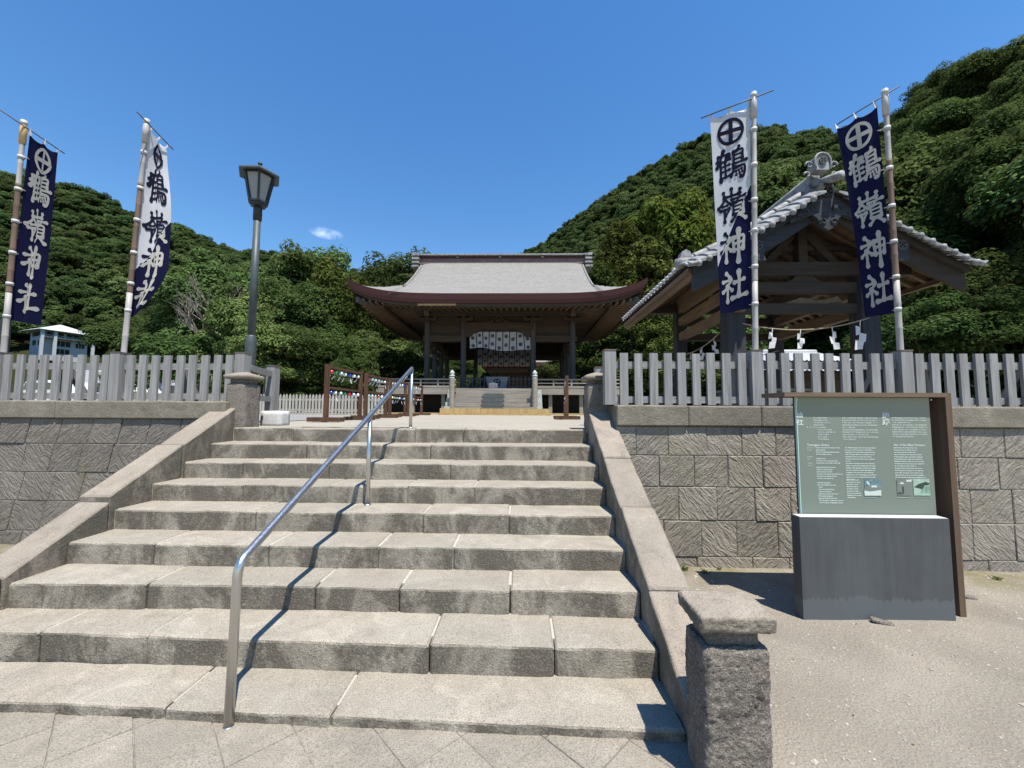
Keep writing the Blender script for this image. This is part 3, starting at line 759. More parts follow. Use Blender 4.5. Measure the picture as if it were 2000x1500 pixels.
MB().box((2.405, GY, .70), (3.535, GY+.02, 1.774)).obj("glass_panel", [M['signglass']], sg)
MB().box((2.399, GY-.001, .70), (2.405, GY+.021, 1.774)).obj("glass_edge", M['glassedge'], sg)
MB().box((2.265, 3.525, 1.776), (3.632, 3.86, 1.812)).obj("timber_top", M['signwood'], sg)
MB().box((3.634, 3.545, -.06), (3.684, 3.86, 1.812)).obj("timber_side", M['signwood_v'], sg)
MB().box((2.43, GY+.06, .70), (3.53, GY+.09, 1.77)).obj("back_board", M['lead'], sg)
PY = GY-.0015
def put_text(body, u, v, px, name="printed_text", bold=0.0, line=1.0, wpx=0, mat='print', res=1):
    s = PY/790.0
    me = text_mesh(body, px*s*1.28, name, 'LEFT', bold, line, wpx*s, res)
    me.materials.clear(); me.materials.append(M[mat])
    p = at(u, v, PY); inst(name, me, sg, p, (math.pi/2, 0, 0))
def jp(n): 
    pool = "鶴嶺神社は島津家歴代の当主とその家族を祀る神社で明治二年に創建された反射炉跡この地に移り大正六年現在地遷座例祭御祭神由緒境内国指定史跡集成館事業製鉄熔鉱炉築造薩摩藩主斉彬西洋技術"
    return "".join(rnd.choice(pool) for _ in range(n))
put_text("神\n社", 1554, 806, 11, bold=.0016, line=.8)
put_text("炉\n跡", 1722, 806, 11, bold=.0016, line=.8)
put_text("\n".join(jp(n) for n in (9, 9, 11, 7)), 1588, 815, 2.35, line=1.5)
put_text("祭　神　" + jp(8), 1575, 833.5, 2.35)
put_text("\n".join(jp(n) for n in (9, 11, 7)), 1597, 838, 2.35, line=1.5)
put_text("\n".join(jp(n) for n in (6, 7)), 1597, 852, 2.35, line=1.5)
put_text("\n".join(jp(n) for n in (22, 22, 21, 22, 8, 22, 22, 16, 22, 8)), 1644, 815, 2.35, line=1.5)
put_text("\n".join(jp(n) for n in (22, 22, 12, 22, 22, 22, 22, 22, 14)), 1741, 815, 2.3, line=1.5)
put_text("Tsurugane Shrine", 1576, 866, 4.6, bold=.0006)
put_text("Site of the Blast Furnace", 1745, 866, 4.6, bold=.0006)
put_text("Enshrined\nDeities\n\n\nFestival\nRites\n\nYearly\nEvents", 1576, 873, 2.4, line=1.36)
put_text("Deities of the Shimadzu family and their\nfamily members\nHeads of the Satsuma Shimadzu family\nand their family members\n\nA Shinto shrine\nOf dancers and ceremonial prayers\nPrayers given on the birth of each child\n\nJanuary first: New Year festival\nMarch: the Spring Festival\nJuly: the Summer Festival\nSeptember: the Autumn Memorial Service\nNovember: the Autumn Festival\nDecember: the Annual rite\n\nNationally designated\nImportant Cultural Properties:\n   Sword\n   Short sword with fittings\n   Armour and Helmet\n   Black laced armour with crests\n Prefecturally designated\n Important Cultural Properties:\n   Wooden figures of Shimadzu ancestors\n   Wooden figures of Shimadzu retainers",
         1593, 873, 2.2, line=1.46, bold=.0007)
put_text("The Shimadzu family underwent sweeping changes\nfor a period of 700 years from 1185 until the\nbeginning of the modern Japanese government in\n1868. Tsurugane Shrine was established near its\nKagoshima castle in the same year and was\nmoved to its present location next to Senganen\nin 1917.\nThe deities of each generation of the Shimadzu\nfamily are enshrined here along with their family\nmembers. Although figures of leaders and daugh-\nters, the beautiful and capable Kamejuhime was\na daughter of the 16th head of the Shimadzu\nfamily. Born in 1571, Kamejuhime was well loved\nand is now revered as a guardian by the people\nof Kagoshima.", 1650, 873, 2.2, line=1.5, bold=.0007)
put_text("Shrine rites are still\nperformed here today\nby members of the\nShimadzu family in\nthe shrine to bless\nmarriages and pray\nfor the prosperity and\nwellbeing of the people\nof Kagoshima.", 1653, 936, 2.2, line=1.45, bold=.0007)
put_text("Japan's first modern blast furnace was\nconstructed here in 1854 in order to\ncast cannon of greater calibre than\nbefore. The furnace was built from a Dutch\nbook brought to Japan, showing the diagrams\nof the Royal foundry, which was acquired by\nShimadzu retainers in 1850. Iron was cast from\nworking reports of the furnace and completed\nby the domain. In 1857 a visitor to\nthe large furnace noted the site and wrote\nthat the furnace is being put to use daily with\nwater mills. The furnace was located on the\nright hand side of the present shrine building\nand the materials concerning the buildings were\ncarried by the surrounding houses.", 1745, 873, 2.25, line=1.48, bold=.0007)
def panel(u0, v0, u1, v1, mat, name, dy=.0012):
    a, b = at(u0, v0, PY-dy), at(u1, v1, PY-dy)
    return MB().box((a.x, PY-dy-.0006, b.z), (b.x, PY-dy, a.z)).obj(name, M[mat], sg)
def patch(pts, mat, name="photo_print", dy=.003):
    ps = [at(u, v, PY-dy) for u, v in pts]
    return MB().add([(p.x, PY-dy, p.z) for p in ps], [tuple(range(len(ps)))]).obj(name, M[mat], sg)
panel(1688, 935, 1721, 968, 'photo_blue', "photo_print")
patch([(1688,958),(1700,960),(1721,957),(1721.5,968),(1689,968)], 'print')
patch([(1692,939),(1695,940),(1699,946),(1697,948),(1693,944)], 'print')
patch([(1688,954),(1694,950),(1702,951),(1710,949),(1721,953),(1721,958),(1688,958)], 'photo_grey', dy=.0022)
patch([(1703,948),(1711,948),(1714,952),(1701,952)], 'print', dy=.0034)
panel(1783, 935, 1817, 968, 'photo_green', "photo_print")
patch([(1785,951),(1795,945),(1802,943),(1808,941),(1816,944),(1814,947),(1806,948),(1802,955),(1792,953)], 'photo_dark')
for i in range(7):
    u = 1799+i*2.6; patch([(u,950),(u+.9,950),(u+.7,964-i%3*2),(u+.2,964)], 'photo_dark', dy=.0026)
panel(1751, 935, 1779, 968, 'photo_grey', "photo_print")
patch([(1757,944),(1761,941),(1766,944),(1766,945.5),(1757,945.5)], 'print'); patch([(1770,937),(1780,937),(1780,941),(1770,941)], 'print')
patch([(1753,965),(1758,960),(1763,965)], 'photo_dark'); patch([(1762,950),(1765,950),(1766,964),(1763,964)], 'photo_dark')
panel(1752, 971, 1776, 971.8, 'print', "caption_line"); panel(1690, 971, 1712, 971.6, 'print', "caption_line"); panel(1786, 970.5, 1819, 971.2, 'photo_green', "caption_line")
for u, v in ((1556,781),(1557,992),(1818,781)):
    p = at(u, v, PY); MB().tube([(p.x, PY-.004, p.z), (p.x, PY+.002, p.z)], .006, 10).obj("fixing_bolt", M['steel'], sg)
# ---------------------------------------------------------------- banners
# brush strokes in a 100 x 100 box: (points, width)
SHI = [([(24,92),(33,84),(37,78)],11), ([(8,66),(26,69),(42,72)],9), ([(42,71),(32,56),(20,44),(6,34)],9), ([(26,52),(27,30),(26,3)],11), ([(30,50),(38,44),(45,38)],10)]
GLYPH = {
 'sha': SHI + [([(54,60),(72,63),(90,67)],10), ([(71,94),(72,60),(70,16)],12), ([(45,12),(70,15),(99,19)],11)],
 'kami': SHI + [([(52,76),(54,55),(56,34)],10), ([(53,75),(72,78),(91,81),(90,60),(86,36)],10), ([(56,56),(72,58),(88,60)],8), ([(56,36),(72,38),(88,40)],8), ([(72,100),(72,60),(71,-2)],12)],
 'tsuru': [([(9,83),(8,74),(4,66)],8), ([(9,82),(28,85),(48,89),(46,80),(43,75)],8), ([(27,99),(18,74),(3,48)],9), ([(16,68),(17,40),(16,3)],9), ([(36,84),(35,74),(33,66)],8),
           ([(17,64),(32,66),(48,69)],7), ([(17,48),(32,50),(45,52)],7), ([(17,32),(32,34),(45,36)],7), ([(15,12),(32,15),(50,19)],8), ([(32,66),(32,40),(32,14)],7),
           ([(76,101),(72,94),(66,88)],8), ([(58,88),(59,62),(58,37)],8), ([(58,87),(74,90),(89,93),(88,78),(87,62)],8), ([(59,75),(74,77),(87,79)],7), ([(59,62),(74,64),(87,66)],7),
           ([(57,49),(78,52),(100,56)],8), ([(58,37),(76,39),(95,42),(96,24),(91,6),(82,8)],9), ([(57,26),(54,18),(50,11)],7), ([(66,26),(67,20),(67,14)],6), ([(75,28),(77,22),(78,17)],6), ([(84,31),(86,26),(87,21)],6)],
 'mine': [([(50,101),(51,92),(51,82)],10), ([(22,92),(24,84),(24,78)],9), ([(23,77),(50,80),(80,84)],9), ([(80,97),(79,90),(78,82)],9),
          ([(27,73),(17,58),(2,45)],9), ([(27,72),(38,62),(50,54)],9), ([(18,50),(27,51),(36,53)],7), ([(9,37),(26,39),(43,42)],8), ([(43,41),(37,30),(29,20)],8), ([(25,38),(26,20),(25,1)],9),
          ([(51,68),(74,71),(98,75)],8), ([(75,70),(71,63),(67,57)],7), ([(57,57),(58,38),(57,20)],8), ([(57,57),(74,59),(91,61),(91,42),(90,21)],8), ([(58,45),(74,46),(90,48)],6), ([(58,33),(74,34),(90,36)],6), ([(57,21),(74,22),(91,24)],7),
          ([(66,18),(60,9),(50,0)],9), ([(79,19),(87,11),(98,3)],10)],
}
def stroke_strip(pts, w, seed):
    r = random.Random(seed); P = [Vector((x, y)) for x, y in pts]
    seg = [(P[i+1]-P[i]).length for i in range(len(P)-1)]; L = sum(seg); n = max(5, int(L/5))
    def ev(d):
        for i, l in enumerate(seg):
            if d <= l or i == len(seg)-1: return P[i].lerp(P[i+1], min(1, d/l))
            d -= l
    sam = [ev(L*i/n) for i in range(n+1)]
    for _ in range(1): sam = [sam[0]]+[(sam[i-1]+sam[i]*2+sam[i+1])/4 for i in range(1, n)]+[sam[-1]]
    out = []
    for i, p in enumerate(sam):
        dd = (sam[min(i+1, n)]-sam[max(i-1, 0)]).normalized(); nn = Vector((-dd.y, dd.x)); f = i/n
        prof = .8 + .42*math.exp(-(f/.16)**2) + .40*math.exp(-((1-f)/.13)**2) - .12*math.sin(f*math.pi)
        h = w*.66*prof*r.uniform(.96, 1.04)
        out.append((p+nn*h, p-nn*h, p, dd, h))
    # rounded ends
    def cap(e, sg):
        p, dd, h = e[2], e[3]*sg, e[4]; nn = Vector((-e[3].y, e[3].x))
        return [(p+dd*h*.55+nn*h*.72, p+dd*h*.55-nn*h*.72), (p+dd*h*.85+nn*h*.25, p+dd*h*.85-nn*h*.25)]
    strip = list(reversed(cap(out[0], -1))) + [(a, b) for a, b, *_ in out] + cap(out[-1], 1)
    return strip
def crest_polys(n=40, ro=50, ri=38, bw=9.5):
    """ring and cross as quads in a box of radius 50"""
    q = []
    for i in range(n):
        a0, a1 = 2*math.pi*i/n, 2*math.pi*(i+1)/n
        q.append([(ro*math.cos(a0), ro*math.sin(a0)), (ro*math.cos(a1), ro*math.sin(a1)), (ri*math.cos(a1), ri*math.sin(a1)), (ri*math.cos(a0), ri*math.sin(a0))])
    m = 6
    for i in range(m):
        x0, x1 = -ri-1+(2*ri+2)*i/m, -ri-1+(2*ri+2)*(i+1)/m
        q.append([(x0,-bw/2*1.6),(x1,-bw/2*1.6),(x1,bw/2*1.6),(x0,bw/2*1.6)])
        if not (x0 < 0 < x1 or abs(x0) < bw*.8 or abs(x1) < bw*.8) or True:
            q.append([(-bw/2*1.6,x0),(bw/2*1.6,x0),(bw/2*1.6,x1),(-bw/2*1.6,x1)])
    return q
class Cloth:
    def __init__(s, left, right, bulge, wave=.012, seed=0):
        s.l, s.r, s.b, s.w, s.seed = left, right, bulge, wave, seed
    def edge(s, e, t):
        for i in range(len(e)-1):
            if t <= e[i+1][0] or i == len(e)-2:
                f = (t-e[i][0])/(e[i+1][0]-e[i][0]); f = max(-.1, min(1.1, f))
                p1, p2 = e[i][1], e[i+1][1]; p0 = e[i-1][1] if i else p1*2-p2; p3 = e[i+2][1] if i+2 < len(e) else p2*2-p1
                return (2*p1+(p2-p0)*f+(2*p0-5*p1+4*p2-p3)*f*f+(3*p1-p0-3*p2+p3)*f**3)*.5
    def P(s, u, t):
        a, b = s.edge(s.l, t), s.edge(s.r, t); p = a.lerp(b, u)
        p = p + Vector((0, 1, 0))*s.b(u, t)
        p.y += s.w*nz((u*2.2, t*5, s.seed), 1.0)*min(1, t*4+.2)*math.sin(math.pi*min(1, max(0, u)))*2
        return p
    def N(s, u, t):
        e = .01; n = (s.P(u+e, t)-s.P(u-e, t)).cross(s.P(u, t+e)-s.P(u, t-e)).normalized()
        return -n if n.dot(EYE-s.P(u, t)) < 0 else n
def banner(label, cloth, polarity, pole, bar, split, glyph_t, hw, hh, crest_t, pole_mats, tapes, crest_r=.34, scallop=.05, fade=1.0, glyph_s=.5):
    t_ = thing("festival_banner", label, "banner", (pole[1][0], pole[1][1], pole[1][2]), "tall shrine banners on bamboo poles")
    # pole: bamboo with rings
    P0, P1 = Vector(pole[0]), Vector(pole[1]); L = (P1-P0).length; n = int(L/.31)
    path, rs = [], []
    for i in range(n+1):
        f = i/n; r = .036-.008*(1-f); p = P0.lerp(P1, f)
        for df, k in ((-.010, 1.0), (-.003, 1.07), (.003, 1.07), (.010, 1.0)):
            g = f+df*.9/ max(L*.45, .1)
            if 0 <= g <= 1: path.append(P0.lerp(P1, g)); rs.append(r*k)
    k = int(len(path)*.22); k3 = int(len(path)*.60)
    for a, b, mt in ((0, k, pole_mats[0]), (k, k3, pole_mats[1]), (k3, len(path)-1, pole_mats[0])):
        MB().tube(path[a:b+1], rs[a:b+1], 10).obj("pole_section", M[mt], t_, smooth=True)
    q = P0.lerp(P1, .075)
    MB().tube([P0+Vector((0,0,.012)), P0.lerp(P1, .02), P0.lerp(P1, .024), q], [.034,.035,.040,.039], 12).obj("pole_socket", M[pole_mats[2]], t_, smooth=True)
    MB().tube([P0.lerp(P1,-.004), P0.lerp(P1,.012)], .037, 12).obj("pole_cap", M['socket'], t_, smooth=True)
    MB().tube([bar[0], bar[1]], .0085, 8).obj("crossbar", M['rod'], t_, smooth=True)
    # cloth
    N_u, N_t = 14, 64
    bm = bmesh.new(); g = {}
    for j in range(N_t+1):
        for i in range(N_u+1): g[i, j] = bm.verts.new((i/N_u, j/N_t, 0))
    for j in range(N_t):
        for i in range(N_u): bm.faces.new((g[i,j], g[i+1,j], g[i+1,j+1], g[i,j+1]))
    def cut(b):
        if split:
            (s0, t0), (s1, t1) = split; nrm = Vector((t1-t0, -(s1-s0), 0)).normalized()
            bmesh.ops.bisect_plane(b, geom=b.verts[:]+b.edges[:]+b.faces[:], plane_co=(s0, t0, 0), plane_no=nrm, dist=1e-6)
            for f in b.faces:
                c = f.calc_center_median(); f.material_index = 1 if (c-Vector((s0, t0, 0))).dot(nrm)*(-1 if nrm.y < 0 else 1) > 0 else 0
    def fin(b, name, mats, off, smooth=True):
        for v in b.verts:
            u, tt, z = v.co; p = cloth.P(u, tt)
            if name == "cloth" and tt < 1e-6: p.z -= scallop*abs(math.sin(u*2*math.pi))**.8
            v.co = p + cloth.N(u, tt)*(off+z)
        me = bpy.data.meshes.new(name); b.to_mesh(me); b.free()
        for m in mats: me.materials.append(M[m])
        if smooth: me.polygons.foreach_set("use_smooth", [True]*len(me.polygons))
        return inst(name, me, t_)
    cut(bm); fin(bm, "cloth", ['white_cloth', 'navy'] if polarity == 'split' else ['navy'], 0)
    mats = ['ink', 'cream_print'] if polarity == 'split' else ['cream_print']
    def flat(quads_list, name):
        b = bmesh.new()
        for li, quads in enumerate(quads_list):
            for q in quads:
                vs = [b.verts.new((x, y, .00025*li)) for x, y in q]
                try: b.faces.new(vs)
                except ValueError: pass
        bmesh.ops.remove_doubles(b, verts=b.verts, dist=1e-5)
        cut(b); fin(b, name, mats, .004, False)
    cr_ = crest_r or hw
    asp = hh/hw
    flat([[[(.5+x/50*cr_, crest_t-y/50*cr_*asp) for x, y in q]] for q in crest_polys()], "crest")
    for nm, tc_ in zip(('tsuru','mine','kami','sha'), glyph_t):
        layers = []
        for si, (pts, w) in enumerate(GLYPH[nm]):
            st = stroke_strip(pts, w, si*7+len(nm)); qs = []
            for (a, b_), (c, d_) in zip(st[:-1], st[1:]):
                qs.append([(glyph_s+(x-51)/50*hw, tc_-(y-49)/50*hh) for x, y in (a, b_, d_, c)])
            layers.append(qs)
        flat(layers, "character")
    # ties
    for u in (0.02, .5, .98):
        p = cloth.P(u, 0); bz = Vector(bar[0]).lerp(Vector(bar[1]), max(0, min(1, (p-Vector(bar[0])).dot(Vector(bar[1])-Vector(bar[0]))/(Vector(bar[1])-Vector(bar[0])).length_squared)))
        MB().beam(p+Vector((0,0,-.02)), bz+Vector((0,0,.01)), .035, .004, (0,1,0)).obj("top_loop", M['tape' if polarity != 'split' else 'white_cloth'], t_)
    side_u = tapes[1]
    for f in tapes[0]:
        tt = f; p = cloth.P(side_u, tt); zf = (P0.z-p.z)/(P0.z-P1.z); c = P0.lerp(P1, zf)
        MB().tube([c+Vector((0,0,-.022)), c+Vector((0,0,.022))], .0385, 12).obj("pole_band", M['tape'], t_, smooth=True)
        e = (p-c); e.z = 0
        MB().beam(c, c+e+e.normalized()*.02, .035, .006, (0,0,1)).obj("tie", M['tape'], t_)
    return t_
V3 = Vector
YB = 5.10
c1 = Cloth([(0, at(1387,228,5.32)), (.5, at(1397,420,5.34)), (1, at(1407,613,5.36))], [(0, at(1466,205,5.13)), (.5, at(1466,405,5.13)), (1, at(1467,601,5.13))],
           lambda u, t: .03*math.sin(math.pi*u)*t)
banner("white and navy banner before the pavilion's left roof slope, white at its top", c1, 'split', (at(1472,184,YB), V3((2.91, YB, 1.45))), (at(1369,231,5.36), at(1511,176,4.98)),
       ((0,.765),(1,.39)), (.27,.47,.675,.875), .40, .079, .105, ('bamboo_pale','bamboo_pale','socket'), ([.13,.30,.47,.62,.80,.985],1.0))
c2 = Cloth([(0, at(1634,250,5.42)), (.5, at(1660,430,5.44)), (1, at(1688,619,5.46))], [(0, at(1713,207,5.14)), (.5, at(1731,410,5.14)), (1, at(1748,612,5.14))],
           lambda u, t: -.10*max(0, (.42-.36*t)-u)*t*3)
banner("all navy banner at the far right with white characters", c2, 'navy', (at(1728,178,YB), V3((4.72, YB, 1.45))), (at(1630,246,5.46), at(1757,168,4.98)),
       None, (.265,.475,.68,.875), .40, .079, .10, ('bamboo_pale','bamboo','socket'), ([.12,.31,.49,.66,.83,.985],1.0), glyph_s=.56)
YL = 5.47
c3 = Cloth([(0, at(58,262,5.50)), (.5, at(37,445,5.50)), (1, at(14,624,5.50))], [(0, at(113,297,5.92)), (.5, at(98,470,5.88)), (1, at(80,636,5.84))],
           lambda u, t: .05*math.sin(math.pi*2*u)*(.3+t))
banner("all navy banner at the far left with white characters", c3, 'navy', (at(47,238,YL), V3((-7.25, YL, 1.40))), (at(-2,213,5.15), at(126,300,6.0)),
       None, (.255,.457,.655,.863), .40, .083, .10, ('bamboo_pale','bamboo','bamboo_cap'), ([.13,.30,.47,.64,.81,.985],0.0))
c4 = Cloth([(0, at(291,250,5.50)), (.3, at(277,370,5.50)), (.7, at(263,515,5.50)), (1, at(250,616,5.50))],
           [(0, at(325,288,5.86)), (.12, at(328,330,5.84)), (.32, at(334,402,5.80)), (.55, at(332,474,5.80)), (.75, at(325,535,5.75)), (.9, at(290,588,5.64)), (1, at(256,619,5.53))],
           lambda u, t: .05*math.sin(math.pi*2*u)*(1-t*.5)+.04*math.sin(math.pi*u)*t)
banner("white and navy banner twisted at its foot, left of the street lamp", c4, 'split', (at(287,236,YL), V3((-5.56, YL, 1.40))), (at(267,218,5.2), at(338,292,5.95)),
       ((0,.735),(1,.42)), (.264,.475,.675,.86), .40, .083, .10, ('bamboo_pale','bamboo','socket'), ([.13,.30,.47,.64,.81,.975],0.0))

# ---------------------------------------------------------------- street lamp
LX, LY = -3.845, 5.62
lp = thing("street_lamp", "tall grey street lamp with hexagonal lantern behind the left stone post", "street lamp", (LX, LY, zz(LY)))
MB().lathe((LX, LY, 0), [(.072,1.38),(.072,2.60),(.068,2.64),(.058,2.68),(.054,2.70)], 16).obj("base", M['lampmetal'], lp, smooth=True)
MB().lathe((LX, LY, 0), [(.052,2.68),(.047,4.43)], 16).obj("pole", M['lampmetal'], lp, smooth=True)
MB().lathe((LX, LY, 0), [(.058,4.40),(.058,4.57),(.05,4.60)], 14).obj("collar", M['lampdark'], lp, smooth=True)
hexa = lambda r, z, ph=.30: [(LX+r*math.cos(math.pi/3*k+ph), LY+r*math.sin(math.pi/3*k+ph), z) for k in range(6)]
PH = math.radians(-90+3)+math.pi/6
hx = lambda r, z: hexa(r, z, PH)
MB().loft([hx(.05,4.585), hx(.105,4.60), hx(.12,4.66), hx(.11,4.665)]).obj("lantern_base", M['lampdark'], lp)
fr = MB(); lo, hi = hx(.115,4.65), hx(.195,5.05)
for a, b in zip(lo, hi): fr.beam(a, b, .03, .03)
for k in range(6): fr.beam(hi[k], hi[(k+1)%6], .03, .035); fr.beam(lo[k], lo[(k+1)%6], .025, .025)
fr.obj("lantern_frame", M['lampdark'], lp)
lo, hi = hx(.106,4.66), hx(.186,5.04)
for k in range(6):
    a, b, c, d_ = [V3(p) for p in (lo[k], lo[(k+1)%6], hi[(k+1)%6], hi[k])]; ctr = (a+b+c+d_)/4
    n_ = V3((ctr.x-LX, ctr.y-LY, 0)).normalized()*.004
    MB().add([a,b,c,d_,a+n_,b+n_,c+n_,d_+n_], [(3,2,1,0),(4,5,6,7),(0,1,5,4),(1,2,6,5),(2,3,7,6),(3,0,4,7)]).obj("glass_pane", M['lampglass'], lp)
MB().lathe((LX, LY, 0), [(.05,4.66),(.055,4.70),(.055,4.82),(.04,4.86)], 12).obj("bulb", M['lampbulb'], lp, smooth=True)
MB().loft([hx(.185,5.055), hx(.285,5.045), hx(.288,5.063), hx(.18,5.135), hx(.05,5.20)]).obj("lantern_roof", M['lampmetal'], lp)
MB().lathe((LX, LY, 0), [(.016,5.19),(.016,5.225),(.03,5.24),(.026,5.265),(.008,5.275)], 10).obj("finial", M['lampdark'], lp, smooth=True)
# ---------------------------------------------------------------- shrine hall
HX, HY = -.95, 19.3
A_, B_ = 5.58, 4.70
hall = thing("shrine_hall", "open timber shrine hall with pale sweeping roof and red eave edge", "shrine hall", (HX, HY, zz(17)))
PZ = zz(16)
RX = 4.28; XV = 3.94                                  # verge of the upper roof
def lift(X, Yv):
    fx, fy = max(0, abs(X)/A_), max(0, abs(Yv)/B_)
    return .50*fx**5*max(0, fy)**3 + .42*(fx*fy)**9*.2
def prof(d): return .44*d + .0425*d*d
def roof_z(X, Yv):
    dy, dx = B_-abs(Yv), A_-abs(X)
    zf, zs = prof(dy), prof(max(dx, 0))*1.02
    if abs(X) <= XV-.55: z = zf
    elif abs(X) <= XV:
        f = (abs(X)-(XV-.55))/.55; z = zf - .10*f*f
    else:
        z = zs if zs < zf else zf
        f = max(0.0, 1-(abs(X)-XV)/1.0)          # flared skirt below the verge
        gap = max(0.0, zf-.10-z); z += gap*.92*(1-smooth(.5, 1.7, gap))*f**2.3
    return 5.99 + z + lift(X, Yv)
mb = MB()
xs = sorted(set([round(-XV+i*(2*XV)/44, 4) for i in range(45)]) | set([s*(XV+.0015) for s in (-1,1)]) | set([round(s*(XV+(A_-XV)*i/12), 4) for s in (-1,1) for i in range(1, 13)]))
ysr = [-B_+i*(2*B_)/48 for i in range(49)]
nx = len(xs)
verts = [(HX+x, HY+y, roof_z(x, y)) for y in ysr for x in xs]
mb.add(verts, [(j*nx+i, j*nx+i+1, (j+1)*nx+i+1, (j+1)*nx+i) for j in range(len(ysr)-1) for i in range(nx-1)])
rf = mb.obj("roof", M['roof'], hall, smooth=True)
try:
    es = rf.data; es.polygons.foreach_set("use_smooth", [True]*len(es.polygons))
except Exception: pass
# eave edge band (thick layered fascia) and its lower step
def eave_pts(inset, dz):
    pts = []
    n = 40
    a, b = A_-inset, B_-inset
    for i in range(n): pts.append((-a+2*a*i/n, -b))
    for i in range(24): pts.append((a, -b+2*b*i/24))
    for i in range(n): pts.append((a-2*a*i/n, b))
    for i in range(24): pts.append((-a, b-2*b*i/24))
    return [(HX+x, HY+y, 5.99+lift(x*A_/a, y*B_/b)+dz) for x, y in pts]
MB().loft([eave_pts(-.002,.012), eave_pts(.05,-.20), eave_pts(.06,-.205)], caps=False).obj("eave_fascia", M['fascia'], hall, smooth=False)
MB().loft([eave_pts(.06,-.205), eave_pts(.10,-.33), eave_pts(.5,-.335)], caps=False).obj("eave_lower_fascia", M['fascia'], hall)
MB().loft([eave_pts(.16,-.337), eave_pts(.17,-.44), eave_pts(.30,-.445), eave_pts(.31,-.337)], caps=False).obj("eave_board", M['hallbeam'], hall)
p0, p1 = at(815,592,14.7), at(890,592,14.7)
MB().box((p0.x, HY-B_+.150, 5.585), (p1.x, HY-B_+.168, 5.655)).obj("new_eave_board", M['newwood'], hall)
# soffit and rafters
def soff_z(x, y):
    f = max((abs(x)-3.0)/(A_-3.0), (abs(y)-2.25)/(B_-2.25)); f = max(0, min(1, f))
    return 6.02 - .40*f + lift(x, y)*f*f
mb = MB(); gx = [-A_+.2+i*(2*A_-.4)/40 for i in range(41)]; gy = [-B_+.2+i*(2*B_-.4)/36 for i in range(37)]
mb.add([(HX+x, HY+y, soff_z(x, y)+.03) for y in gy for x in gx], [(j*41+i, j*41+i+1, (j+1)*41+i+1, (j+1)*41+i) for j in range(36) for i in range(40)])
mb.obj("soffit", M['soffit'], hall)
def rafter(x0, y0, x1, y1):
    mb = MB(); a = (HX+x0, HY+y0, soff_z(x0, y0)-.03); b = (HX+x1, HY+y1, soff_z(x1, y1)-.03)
    mb.beam(a, b, .075, .095); mb.obj("rafter", M['rafter'], hall)
n = 44
for i in range(n):
    x = -A_+.32+(2*A_-.64)*i/(n-1)
    if abs(x) <= 3.1: rafter(x, -2.2, x, -B_+.26)
    else: rafter(x, -2.3-(abs(x)-3.1)*.97, x, -B_+.26)
n = 28
for i in range(n):
    y = -B_+.40+(2*B_-.9)*i/(n-1)
    for s in (-1, 1):
        if abs(y) <= 2.3: rafter(s*3.05, y, s*(A_-.26), y)
        else: rafter(s*(3.1+(abs(y)-2.3)*1.02), y, s*(A_-.26), y)
for s in (-1, 1):
    for t_ in (-1, 1):
        a = (HX+s*3.0, HY+t_*2.2, 5.93); b = (HX+s*(A_-.30), HY+t_*(B_-.30), soff_z(A_-.3, B_-.3)-.08)
        MB().beam(a, b, .16, .20).obj("hip_rafter", M['lead'], hall)
    MB().beam((HX+s*4.35, HY-B_+.5, soff_z(4.35, -B_+.5)-.13), (HX+s*4.35, HY+B_-.5, soff_z(4.35, B_-.5)-.13), .12, .13).obj("eave_purlin", M['hallbeam'], hall)
MB().beam((HX-4.6, HY-3.55, 5.80), (HX+4.6, HY-3.55, 5.80), .12, .13).obj("eave_purlin", M['hallbeam'], hall)
# ridge
RZ = roof_z(0, 0)
MB().box((HX-RX+.12, HY-.20, RZ-.20), (HX+RX-.12, HY+.20, RZ+.06)).obj("ridge_base", M['ridge'], hall)
MB().box((HX-RX+.14, HY-.16, RZ+.06), (HX+RX-.14, HY+.16, RZ+.20)).obj("ridge_band", M['fascia'], hall)
rc = MB(); rings = []
for i in range(33):
    f = -1+2*i/32; x = f*(RX+.10); z = RZ+.20+.16*max(0, abs(f)-.86)**1.4*6
    rings.append([(HX+x, HY-.31, z), (HX+x, HY+.31, z), (HX+x, HY+.31, z+.07), (HX+x, HY, z+.10), (HX+x, HY-.31, z+.07)])
rc.loft(rings).obj("ridge_cap", M['tile'], hall)
for f in (-.5, -.02, .46): MB().lathe((HX+f*RX, HY-.225, RZ+.13), [(.01,-.045),(.07,-.03),(.07,.03),(.01,.045)], 10, sx=1, sy=.3).obj("ridge_crest", M['tile'], hall)
for s in (-1, 1):
    mb = MB()
    for k in range(4):
        mb.box((HX+s*(RX-.12)-.17, HY-.36-.03*k, RZ+.18-.20*k), (HX+s*(RX-.12)+.17, HY+.36, RZ+.27-.20*k))
    mb.box((HX+s*(RX-.14)-.10, HY-.26, RZ-.45), (HX+s*(RX-.14)+.10, HY+.26, RZ+.24))
    mb.obj("ridge_end", M['tile'], hall)
    # verge roll following the roof edge
    for t_ in (-1, 1):
        path = [(HX+s*(XV-.05), HY+t_*y, roof_z(s*(XV-.05), t_*y)+.02) for y in [.3+i*.25 for i in range(12)]]
        MB().tube(path, .05, 8).obj("verge_roll", M['roof'], hall, smooth=True)
    MB().add([(HX+s*(XV-.35), HY-2.9, roof_z(XV,-2.9)-.15), (HX+s*(XV-.35), HY+2.9, roof_z(XV,2.9)-.15), (HX+s*(XV-.35), HY, RZ-.1)], [(0,1,2)]).obj("gable_board", M['hallboard'], hall)
